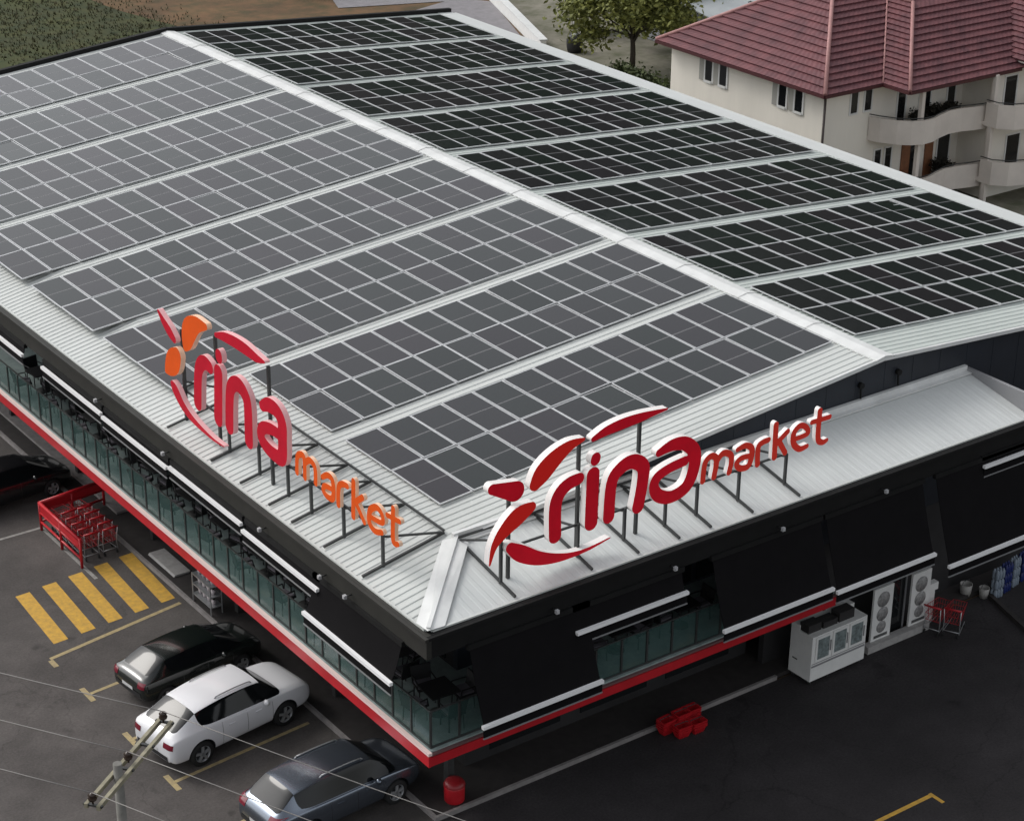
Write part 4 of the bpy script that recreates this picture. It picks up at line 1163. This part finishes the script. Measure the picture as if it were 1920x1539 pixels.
# goods at the right edge
def bucket(x, y, label, m_, r_=0.17, h=0.34):
    T = thing('bucket', label, 'bucket', (x, y, 0), 0, 'buckets at the right edge')
    b_ = MB(); b_.lathe([(0.001, 0), (r_ * 0.8, 0), (r_, h), (r_ * 0.93, h), (r_ * 0.78, 0.05), (0.001, 0.05)], 16); b_.build('shell', m_, T)
    b_ = MB(); b_.tube([(-r_, 0, h), (-r_ * 0.6, 0, h + 0.12), (r_ * 0.6, 0, h + 0.12), (r_, 0, h)], 0.01, 6); b_.build('handle', STEEL_D, T)
bucket(21.6, 2.15, 'white bucket by the wall at the right edge, nearer the wall', mat('dirty_white_plastic', (0.34, 0.33, 0.31), 0.6), 0.2, 0.42)
bucket(22.0, 1.75, 'white bucket by the wall at the right edge, nearer the yard', mat('dirty_white_plastic', (0.34, 0.33, 0.31), 0.6))
BL = mat('blue_water_bottle', (0.015, 0.025, 0.12), 0.3); PB = mat('pale_blue_wrap', (0.2, 0.24, 0.29), 0.35)
for k in range(4):
    T = thing('water_pack', '%s stack of bottled water at the right edge, %s from the left' % ('pale blue' if k % 2 == 0 else 'deep blue', ORD[k]), 'water pack', (22.35 + 0.5 * k, 1.55 + 0.1 * k, 0), 0.1 * k, 'stacked water at the right edge')
    for lv in range(3):
        b_ = MB()
        for i in range(3):
            for j in range(2):
                b_.lathe([(0.001, 0), (0.06, 0.0), (0.065, 0.03), (0.065, 0.24), (0.025, 0.31), (0.025, 0.33), (0.001, 0.33)], 8, (-0.13 + 0.13 * i, -0.065 + 0.13 * j, lv * 0.335))
        b_.build('bottle_layer', PB if k % 2 == 0 else BL, T)
m = MB(); m.prism([(20.6, -3.0, 0), (20.75, -3.0, 0), (22.2, 1.6, 0), (22.05, 1.6, 0)], (0, 0, 0.14)); tag(m.build('planter_kerb', PAVE), 'dark low kerb of the planting strip at the right edge', 'kerb')
# entrance ramp and flower stand under the left balcony
m = MB(); m.prism([(1.72, 17.1, 0.112), (2.25, 17.1, 0.112), (2.25, 18.9, 0.112), (1.72, 18.9, 0.112)], (0.05, 0, 0.06)); tag(m.build('entrance_ramp', CONC), 'pale entrance ramp beside the end of the yellow crossing', 'ramp')
T = thing('plant_stand', 'metal stand of small potted plants under the balcony by the crossing', 'plant stand', (1.75, 14.9, 0.112))
m = MB()
for z in (0.25, 0.6, 0.95): m.box((-0.2, -0.6, z), (0.2, 0.6, z + 0.03))
for sx in (-1, 1):
    for sy in (-1, 1): m.beam((sx * 0.19, sy * 0.58, 0), (sx * 0.19, sy * 0.58, 1.0), 0.03)
m.build('rack', STEEL_L, T)
POT = mat('pale_pot', (0.5, 0.45, 0.46), 0.6, var=0.1, scale=5); LF = mat('dull_leaf', (0.05, 0.06, 0.03), 0.8, var=0.3, scale=9)
for z in (0.28, 0.63, 0.98):
    for y in (-0.42, -0.14, 0.14, 0.42):
        m = MB(); m.lathe([(0.001, 0), (0.06, 0), (0.085, 0.14), (0.001, 0.13)], 10, (0, y, z)); p_ = m.build('pot', POT, T)
        m = MB()
        for k in range(9):
            a = k * 0.7; m.add([(0, y, z + 0.13), (0.05 * math.cos(a) - 0.02, y + 0.05 * math.sin(a), z + 0.22), (0.13 * math.cos(a), y + 0.13 * math.sin(a), z + 0.26), (0.05 * math.cos(a) + 0.02, y + 0.05 * math.sin(a) + 0.03, z + 0.2)], [(0, 1, 2, 3)])
        m.build('leaves', LF, p_)

# ================================================================= POWER POLE AND WIRES
PT = (-9.54, -3.59)
T = thing('power_pole', 'grey power pole with a long double crossarm in front of the parking', 'power pole', (PT[0], PT[1], 0))
m = MB(); m.tube([(0, 0, 0), (0, 0, 5), (0, 0, 9.3)], [0.15, 0.12, 0.09], 12); m.build('shaft', mat('grey_pole_concrete', (0.17, 0.165, 0.15), 0.85, var=0.2, scale=5), T)
ax = Vector((2.46, 1.8, 0)).normalized(); px = Vector((-ax.y, ax.x, 0))
WD = mat('weathered_crossarm', (0.26, 0.24, 0.17), 0.8, var=0.25, scale=6)
ends = (-1.05, 2.0)
for s in (-1, 1):
    m = MB(); m.beam(ax * ends[0] + px * 0.13 * s + Vector((0, 0, 9.0)), ax * ends[1] + px * 0.13 * s + Vector((0, 0, 9.0)), 0.075, 0.1); m.build('crossarm', WD, T)
for t in (ends[0] + 0.05, 0.25, 1.1, ends[1] - 0.05):
    m = MB(); m.beam(ax * t - px * 0.2 + Vector((0, 0, 9.02)), ax * t + px * 0.2 + Vector((0, 0, 9.02)), 0.06, 0.04); m.build('spacer', STEEL_D, T)
ins = (ends[0] + 0.05, 0.42, ends[1] - 0.1)
for t in ins:
    q = ax * t
    m = MB(); m.tube([q + Vector((0, 0, 9.05)), q + Vector((0, 0, 9.15))], 0.02, 6); m.lathe([(0.001, 9.13), (0.08, 9.14), (0.09, 9.18), (0.05, 9.21), (0.085, 9.25), (0.04, 9.29), (0.001, 9.31)], 12, (q.x, q.y, 0)); m.build('insulator', mat('brown_porcelain', (0.035, 0.022, 0.016), 0.25), T)
wdir = Vector((0.47, -0.88, 0)).normalized()
for k, t in enumerate(ins):
    for sgn, lab in ((-1, 'running up and left'), (1, 'running down and right')):
        c0_ = Vector((PT[0], PT[1], 9.3)) + ax * t
        dd = wdir * sgn
        pts = [c0_ + dd * (38 * i / 24) + Vector((0, 0, -4 * 0.7 * (i / 24) * (1 - i / 24))) for i in range(25)]
        m = MB(); m.tube(pts, 0.01, 5)
        tag(m.build('power_wire', mat('aluminium_wire', (0.22, 0.21, 0.2), 0.5, metal=0.3)), 'thin grey power wire %s from the %s insulator of the pole' % (lab, ('lower left', 'middle', 'upper right')[k]), 'wire', 'power wires')

# ================================================================= NEIGHBOUR HOUSE
HS = thing('neighbour_house', 'cream two storey house with red tiled hip roof and curved balconies', 'house')
EZ = 6.28
x0, x1, y0, y1 = 42.0, 64.0, 30.3, 41.2
m = MB(); m.box((x0, y0, -0.1), (x1, y1, EZ)); m.build('wall', RENDER_W, HS)
m = MB(); m.box((51.2, 28.4, -0.1), (60, y0 - 0.002, EZ + 0.2)); m.build('wall', RENDER_W, HS)
def window_w(y, z, w, h):
    f = MB(); f.box((x0 - 0.05, y - w / 2 - 0.1, z - 0.1), (x0 - 0.002, y - w / 2, z + h + 0.1)); f.box((x0 - 0.05, y + w / 2, z - 0.1), (x0 - 0.002, y + w / 2 + 0.1, z + h + 0.1))
    f.box((x0 - 0.05, y - w / 2, z + h), (x0 - 0.002, y + w / 2, z + h + 0.1)); f.box((x0 - 0.09, y - w / 2, z - 0.1), (x0 - 0.002, y + w / 2, z))
    o_ = f.build('window', WHITE_P, HS)
    p_ = MB(); p_.box((x0 - 0.02, y - w / 2, z), (x0 - 0.004, y + w / 2, z + h)); p_.build('pane', GLASS_D, o_)
    s_ = MB(); s_.box((x0 - 0.06, y + w / 2 + 0.1, z - 0.05), (x0 - 0.01, y + w / 2 + 0.42, z + h + 0.05)); s_.build('shutter', mat('grey_shutter', (0.36, 0.35, 0.32), 0.7), o_)
def window_s(x, z, w, h, yy=None, door=False):
    yy = y0 if yy is None else yy
    f = MB(); f.box((x - w / 2 - 0.08, yy - 0.05, z - 0.08), (x - w / 2, yy - 0.002, z + h + 0.08)); f.box((x + w / 2, yy - 0.05, z - 0.08), (x + w / 2 + 0.08, yy - 0.002, z + h + 0.08))
    f.box((x - w / 2, yy - 0.05, z + h), (x + w / 2, yy - 0.002, z + h + 0.08)); f.box((x - w / 2, yy - 0.08, z - 0.08), (x + w / 2, yy - 0.002, z))
    o_ = f.build('balcony_door' if door else 'window', WHITE_P, HS)
    p_ = MB(); p_.box((x - w / 2, yy - 0.02, z), (x + w / 2, yy - 0.004, z + h)); p_.build('pane', GLASS_D, o_)
for y in (38.35, 37.3, 33.1, 32.0): window_w(y, 4.95, 0.5, 1.12)
for y in (38.35, 37.3, 33.1, 32.0): window_w(y, 2.0, 0.5, 1.12)
for x in (43.85, 44.75): window_s(x, 5.0, 0.42, 1.15)
for x in (45.7, 46.4): window_s(x, 1.0, 0.4, 1.9, door=True)
window_s(47.0, 3.75, 0.5, 2.1, door=True); window_s(48.6, 3.75, 0.7, 2.1, door=True); window_s(50.4, 3.75, 0.5, 2.1, door=True)
window_s(48.2, 0.9, 0.7, 2.0, door=True); window_s(50.2, 0.9, 0.8, 2.0, door=True)
window_s(52.4, 3.9, 0.8, 2.0, yy=28.4, door=True); window_s(55.0, 3.9, 0.8, 2.0, yy=28.4, door=True); window_s(53.0, 0.9, 0.9, 2.0, yy=28.4, door=True)
for x, z, c_ in ((47.6, 0.85, WOODY), (49.2, 0.85, WOODY)):
    m = MB(); m.box((x - 0.28, y0 - 0.06, z), (x + 0.28, y0 - 0.004, z + 2.0)); m.build('wooden_shutter', c_, HS)
m = MB(); m.tube([(x0 - 0.07, y0 - 0.07, EZ - 0.15), (x0 - 0.07, y0 - 0.07, 0)], 0.06, 8); m.build('downpipe', mat('brown_downpipe', (0.06, 0.045, 0.04), 0.5), HS)
# curved balconies with solid parapets
def balcony(zf, path, thick=0.12, h=0.95):
    inner = []
    n = len(path)
    m_ = MB()
    vs = []; fs = []
    for i, (x, y) in enumerate(path):
        t = Vector((path[min(i + 1, n - 1)][0] - path[max(i - 1, 0)][0], path[min(i + 1, n - 1)][1] - path[max(i - 1, 0)][1])).normalized()
        nx_, ny_ = -t.y, t.x
        for (px_, py_) in ((x, y), (x + nx_ * thick, y + ny_ * thick)):
            vs += [(px_, py_, zf - 0.2), (px_, py_, zf + h)]
    for i in range(n - 1):
        a = i * 4; c = a + 4
        fs += [(a, c, c + 1, a + 1), (a + 1, c + 1, c + 3, a + 3), (a + 3, c + 3, c + 2, a + 2), (a + 2, c + 2, c, a)]
    fs += [(0, 1, 3, 2), (4 * n - 4, 4 * n - 2, 4 * n - 1, 4 * n - 3)]
    m_.add(vs, fs, 0, False); par = m_.build('balcony_parapet', RENDER_S, HS)
    m_ = MB(); m_.tube([(x, y, zf + h + 0.12) for x, y in path], 0.025, 6); m_.build('hand_rail', STEEL_D, par)
    m_ = MB(); pts = [(x, y + 0.02, zf - 0.18) for x, y in path] + [(path[-1][0], y0 - 0.004, zf - 0.18), (path[0][0], y0 - 0.004, zf - 0.18)]
    m_.prism(pts, (0, 0, 0.18)); m_.build('balcony_floor', RENDER_S, HS)
curve1 = [(44.9, 30.25), (45.1, 29.7), (45.5, 29.0), (46.0, 28.55), (46.6, 28.3), (47.3, 28.35), (48.0, 28.6), (48.8, 28.8), (49.6, 28.75), (50.3, 28.55), (51.0, 28.42)]
balcony(3.72, curve1)
balcony(0.85, curve1)
for zf in (3.95, 1.15):
    balcony(zf, [(50.7, 28.3), (50.75, 27.6), (51.3, 27.0), (52.2, 26.7), (54, 26.5), (56.5, 26.5)])
for x, y in ((46.6, 28.62), (51.0, 28.2), (50.85, 28.0)):
    m = MB(); m.box((x - 0.1, y - 0.1, 0), (x + 0.1, y + 0.1, EZ)); m.build('column', RENDER_S, HS)
# dark clutter and plants in the balcony
DARKP = mat('dark_balcony_plant', (0.02, 0.018, 0.012), 0.9, var=0.5, scale=9)
# tiled roof planes
def tiles(name, eave_a, eave_b, top_a, top_b, course=0.42, pan=0.3, m_=TILE):
    ea, eb, ta, tb = map(Vector, (eave_a, eave_b, top_a, top_b))
    n = max(2, int(((ta + tb) / 2 - (ea + eb) / 2).length / course))
    nor = (eb - ea).cross(ta - ea); 
    if nor.length < 1e-6: nor = (eb - ea).cross(tb - ea)
    nor.normalize()
    if nor.z < 0: nor = -nor
    vs = []; fs = []
    for k in range(n):
        t0_, t1_ = k / n, (k + 1) / n
        a0, b0 = ea.lerp(ta, t0_), eb.lerp(tb, t0_)
        a1, b1 = ea.lerp(ta, t1_), eb.lerp(tb, t1_)
        w = max(1, int((b0 - a0).length / pan)) * 2
        o = len(vs)
        for i in range(w + 1):
            s = i / w
            hh = 0.014 if i % 2 else 0.0
            vs.append(a0.lerp(b0, s) + nor * (0.085 + hh)); vs.append(a1.lerp(b1, s) + nor * (0.0 + hh)); vs.append(a0.lerp(b0, s) - nor * 0.01)
        for i in range(w):
            a = o + i * 3
            fs.append((a, a + 3, a + 4, a + 1)); fs.append((a + 2, a + 5, a + 3, a))
    b_ = MB(); b_.add(vs, fs); return b_.build(name, m_, HS)
def hip(p, q, r_=0.1, m_=TILE_CAP):
    b_ = MB(); b_.tube([Vector(p) + Vector((0, 0, 0.07)), Vector(q) + Vector((0, 0, 0.07))], r_, 8); b_.build('ridge_tiles', m_, HS)
ze = EZ + 0.02
ex0, ey0, ey1 = 41.4, 29.75, 41.75
pk = 0.6
rx, ry = ex0 + (ey1 - ey0) / 2, (ey0 + ey1) / 2
rz_ = ze + pk * (ey1 - ey0) / 2
tiles('roof', (ex0, ey1, ze), (ex0, ey0, ze), (rx, ry, rz_), (rx, ry, rz_))                  # west hip
tiles('roof', (ex0, ey0, ze), (66, ey0, ze), (rx, ry, rz_), (66, ry, rz_))                   # south slope
tiles('roof', (66, ey1, ze), (ex0, ey1, ze), (66, ry, rz_), (rx, ry, rz_))
hip((ex0, ey0, ze), (rx, ry, rz_)); hip((ex0, ey1, ze), (rx, ry, rz_)); hip((rx, ry, rz_), (66, ry, rz_))
# projecting bay roofs
def bay(bx, by, top=4.0, zoff=0.0):
    z_ = ze + zoff
    s = ey0 - by
    up = top
    a = (bx, by, z_); a2 = (bx + up, by + up, z_ + pk * up)
    v = (bx, ey0, z_); v2 = (bx + up, ey0 + up, z_ + pk * up)
    tiles('bay_roof', v, a, v2, a2)
    tiles('bay_roof', a, (66, by, z_), a2, (66, by + up, z_ + pk * up))
    hip(a, a2, 0.09); hip(v, v2, 0.05); hip(v2, a2, 0.07)
    m_ = MB(); m_.box((bx + 0.1, by + 0.1, z_ - 0.12), (65, ey0, z_ - 0.05)); m_.build('eave_soffit', RENDER_S, HS)
bay(45.1, 28.05, 4.4)
bay(52.6, 26.2, 4.0, 0.35)
m = MB(); m.box((ex0 - 0.08, ey0, ze - 0.1), (ex0, ey1, ze + 0.03)); m.box((ex0, ey0 - 0.08, ze - 0.1), (45.1, ey0, ze + 0.03)); m.box((45.1, 27.97, ze - 0.1), (52.6, 28.05, ze + 0.03)); m.box((52.6, 26.12, ze + 0.25), (66, 26.2, ze + 0.38)); m.box((45.02, 28.05, ze - 0.1), (45.1, ey0 - 0.08, ze + 0.03)); m.build('gutter', mat('dark_red_gutter', (0.07, 0.02, 0.022), 0.5), HS)
m = MB(); m.box((ex0 + 0.05, ey0 + 0.05, ze - 0.06), (65, ey1 - 0.05, ze - 0.02)); m.build('eave_soffit', RENDER_S, HS)

# ================================================================= TREES, PLANTS, WALL
def leaf_cloud(blobs, n, size, seed, flat=0.7):
    rg = random.Random(seed)
    vs = []; fs = []
    tot = sum(b_[3] ** 2 for b_ in blobs)
    for (bx, by, bz, br) in blobs:
        for _ in range(int(n * br * br / tot)):
            dv = Vector((rg.gauss(0, 1), rg.gauss(0, 1), rg.gauss(0, 1))) * br * 0.52
            p = Vector((bx, by, bz)) + Vector((dv.x, dv.y, dv.z * flat))
            a = Vector((rg.gauss(0, 1), rg.gauss(0, 1), rg.gauss(0, 0.7))).normalized()
            c = a.cross(Vector((rg.gauss(0, 1), rg.gauss(0, 1), rg.gauss(0, 1)))).normalized()
            s = size * rg.uniform(0.6, 1.3)
            o = len(vs)
            vs += [p - a * s, p + c * s * 0.55, p + a * s, p - c * s * 0.55]
            fs.append((o, o + 1, o + 2, o + 3))
    return vs, fs
def leaf_mat(name, c1, c2):
    m_ = bpy.data.materials.new(name); m_.use_nodes = True
    nt = m_.node_tree; b_ = nt.nodes['Principled BSDF']
    tc = nt.nodes.new('ShaderNodeTexCoord'); n_ = nt.nodes.new('ShaderNodeTexNoise'); n_.inputs['Scale'].default_value = 1.7; n_.inputs['Detail'].default_value = 6
    nt.links.new(tc.outputs['Object'], n_.inputs['Vector'])
    cr = nt.nodes.new('ShaderNodeValToRGB'); cr.color_ramp.elements[0].color = (*c1, 1); cr.color_ramp.elements[1].color = (*c2, 1)
    cr.color_ramp.elements[0].position = 0.35; cr.color_ramp.elements[1].position = 0.65
    nt.links.new(n_.outputs['Fac'], cr.inputs['Fac']); nt.links.new(cr.outputs[0], b_.inputs['Base Color'])
    b_.inputs['Roughness'].default_value = 0.7; b_.inputs['Transmission Weight'].default_value = 0.0
    b_.inputs['Subsurface Weight'].default_value = 0.0
    return m_
LEAF1 = leaf_mat('spring_leaves', (0.075, 0.09, 0.02), (0.25, 0.26, 0.06))
LEAF2 = leaf_mat('dark_leaves', (0.03, 0.045, 0.012), (0.07, 0.09, 0.025))
def tree(label, loc, h, spread, seed, lm, n=5000, name='tree', size=0.14):
    rg = random.Random(seed)
    T = thing(name, label, 'tree', loc, group='trees behind the market')
    m_ = MB(); th = h * 0.34
    m_.tube([(0, 0, -0.1), (0.05, 0.02, th * 0.5), (0.0, 0.05, th), (0.1, 0.1, h * 0.75)], [0.2, 0.16, 0.13, 0.04], 10); tr = m_.build('trunk', BARK, T)
    blobs = []
    for k in range(17):
        a = 2 * math.pi * k * 5 / 17 + rg.uniform(-0.3, 0.3); rr = spread * rg.uniform(0.25, 0.85); z = h * rg.uniform(0.3, 0.88)
        e = (rr * math.cos(a), rr * math.sin(a), z)
        m_ = MB(); m_.tube([(0, 0.03, th * rg.uniform(0.7, 1.0)), (e[0] * 0.5, e[1] * 0.5, (th + z) / 2 + 0.2), e], [0.075, 0.045, 0.012], 6); m_.build('limb', BARK, T)
        blobs.append((*e, spread * rg.uniform(0.22, 0.4)))
    blobs.append((0, 0, h * 0.86, spread * 0.4)); blobs.append((0.2, 0.1, h * 0.68, spread * 0.45))
    vs, fs = leaf_cloud(blobs, n, size, seed)
    m_ = MB(); m_.add(vs, fs); m_.build('crown', lm, T)
    return T
tree('leafy green tree in front of the house behind the market', (51.5, 55.8, -0.03), 6.6, 4.0, 3, LEAF1, 14000, size=0.17)
tree('green tree behind the first one, partly cut by the top edge', (57.5, 60.5, -0.03), 6.0, 3.3, 5, LEAF1, 9000, size=0.17)
tree('thin yellowish bush left of the tree at the top edge', (54.8, 64.8, -0.03), 3.4, 1.7, 8, leaf_mat('yellow_leaves', (0.13, 0.12, 0.045), (0.26, 0.25, 0.11)), 1500, name='bush')
tree('dry bush at the top edge above the roof ridge', (45.6, 84.0, -0.02), 3.2, 1.8, 11, leaf_mat('dry_leaves', (0.09, 0.06, 0.03), (0.2, 0.16, 0.1)), 1200, name='bush')
tree('dark green tree between the house and the grey shed', (58.3, 50.0, -0.03), 4.8, 2.6, 14, LEAF2, 7000)
# hedge beside the house
vs, fs = leaf_cloud([(48.5 + k * 0.02, 48.6 + k * 0.4, 0.7, 0.6) for k in range(14)], 6000, 0.12, 21, 1.0)
m = MB(); m.add(vs, fs); tag(m.build('hedge', LEAF2), 'dark hedge beyond the right eave next to the house', 'hedge')
# white garden wall running away from the roof corner
T = thing('garden_wall', 'long white low wall running away from the far roof corner', 'wall', (52.1, 68.0, 0))
m = MB(); dv = Vector((4.7, 11.5, 0)).normalized()
m.beam(-dv * 6.5 + Vector((0, 0, 0.35)), dv * 8.5 + Vector((0, 0, 0.35)), 0.35, 0.75); m.build('wall_body', WHITE_P, T)
m = MB(); m.beam(-dv * 6.5 + Vector((0, 0, 0.765)), dv * 8.5 + Vector((0, 0, 0.765)), 0.5, 0.08); m.build('coping', CAP, T)
# black water barrel with a pale lid
T = thing('water_barrel', 'black round barrel with a pale lid beside the tree', 'barrel', (51.4, 61.2, -0.03))
m = MB(); m.lathe([(0.001, 0), (0.42, 0), (0.5, 0.35), (0.5, 0.75), (0.43, 1.05), (0.001, 1.05)], 18); m.build('drum', PLASTIC_D, T)
m = MB(); m.lathe([(0.2, 1.052), (0.2, 1.08), (0.001, 1.085)], 14); m.build('lid', mat('pale_lid', (0.4, 0.42, 0.46), 0.4), T)
# grey shed behind the house
T = thing('grey_shed', 'low grey shed with pale sheet roof behind the red roofed house', 'shed', (63, 58, 0))
m = MB(); m.box((-6, -3.4, 0), (6, 3.4, 2.5)); m.build('wall', mat('grey_shed_wall', (0.3, 0.31, 0.33), 0.8, var=0.1, scale=1), T)
m = MB(); m.prism([(-6.4, -3.9, 2.45), (6.4, -3.9, 2.45), (6.4, 3.9, 3.5), (-6.4, 3.9, 3.5)], (0, 0, 0.07)); m.build('roof', mat('pale_shed_roof', (0.42, 0.45, 0.46), 0.5, var=0.1, scale=0.8), T)
m = MB(); m.box((-1, -3.45, 0), (0.2, -3.405, 2.0)); m.build('door', STEEL_D, T)
# scattered weeds in the meadow
rg = random.Random(4); vs = []; fs = []
for _ in range(11000):
    x, y = rg.uniform(22, 50), rg.uniform(56, 96)
    if x > 37.5 - (y - 60) * 0.12 + rg.gauss(0, 1.5): continue
    for k in range(4):
        a = rg.uniform(0, 6.28); h = rg.uniform(0.05, 0.2); w = 0.035
        ca, sa = math.cos(a), math.sin(a); o = len(vs)
        vs += [(x - sa * w, y + ca * w, -0.02), (x + sa * w, y - ca * w, -0.02), (x + ca * h * 0.7, y + sa * h * 0.7, h)]
        fs.append((o, o + 1, o + 2))
m = MB(); m.add(vs, fs); tag(m.build('weeds', leaf_mat('pale_weeds', (0.025, 0.035, 0.008), (0.09, 0.075, 0.026))), 'tufts of rough grass on the meadow behind the market', 'grass', kind='stuff')
# a few loose stones on the gravel yard
for k in range(6):
    s = rg.uniform(0.15, 0.3); x, y = 53.4 + 1.1 * k, 63.2 + rg.uniform(0, 2) + 0.9 * k
    m = MB(); m.lathe([(0.001, 0), (s, 0.0), (s * rg.uniform(0.8, 1.1), s * 0.4), (s * 0.5, s * 0.75), (0.001, s * 0.8)], 7, smooth=False)
    o = m.build('stone', CONC); o.location = (x, y, -0.035); o.rotation_euler = (0, 0, rg.uniform(0, 6)); o.scale = (1, rg.uniform(0.6, 1), 1)
    tag(o, 'loose pale stone on the gravel yard, %s from the white garden wall' % ORD[k], 'stone', 'loose stones on the gravel yard')
# dark potted shrubs and clutter inside the house balconies
for k, (x, y, z, r_) in enumerate(((47.5, 29.55, 3.73, 0.3), (48.7, 29.75, 3.73, 0.34), (49.8, 29.7, 3.73, 0.3), (49.6, 29.7, 0.86, 0.36))):
    T = thing('balcony_shrub', 'dark potted shrub on the %s house balcony%s' % ('upper' if k < 3 else 'lower', '' if k == 3 else ', %s from the left' % ORD[k]), 'shrub', (x, y, z), group='shrubs on the house balconies')
    m = MB(); m.lathe([(0.001, 0), (0.18, 0), (0.26, 0.4), (0.001, 0.38)], 12); m.build('pot', PLASTIC_D, T)
    vs, fs = leaf_cloud([(0, 0, 0.75, r_), (0.25, 0, 0.65, r_ * 0.8), (-0.25, 0.05, 0.7, r_ * 0.8)], 1100, 0.08, 40 + k)
    m = MB(); m.add(vs, fs); m.build('foliage', DARKP, T)
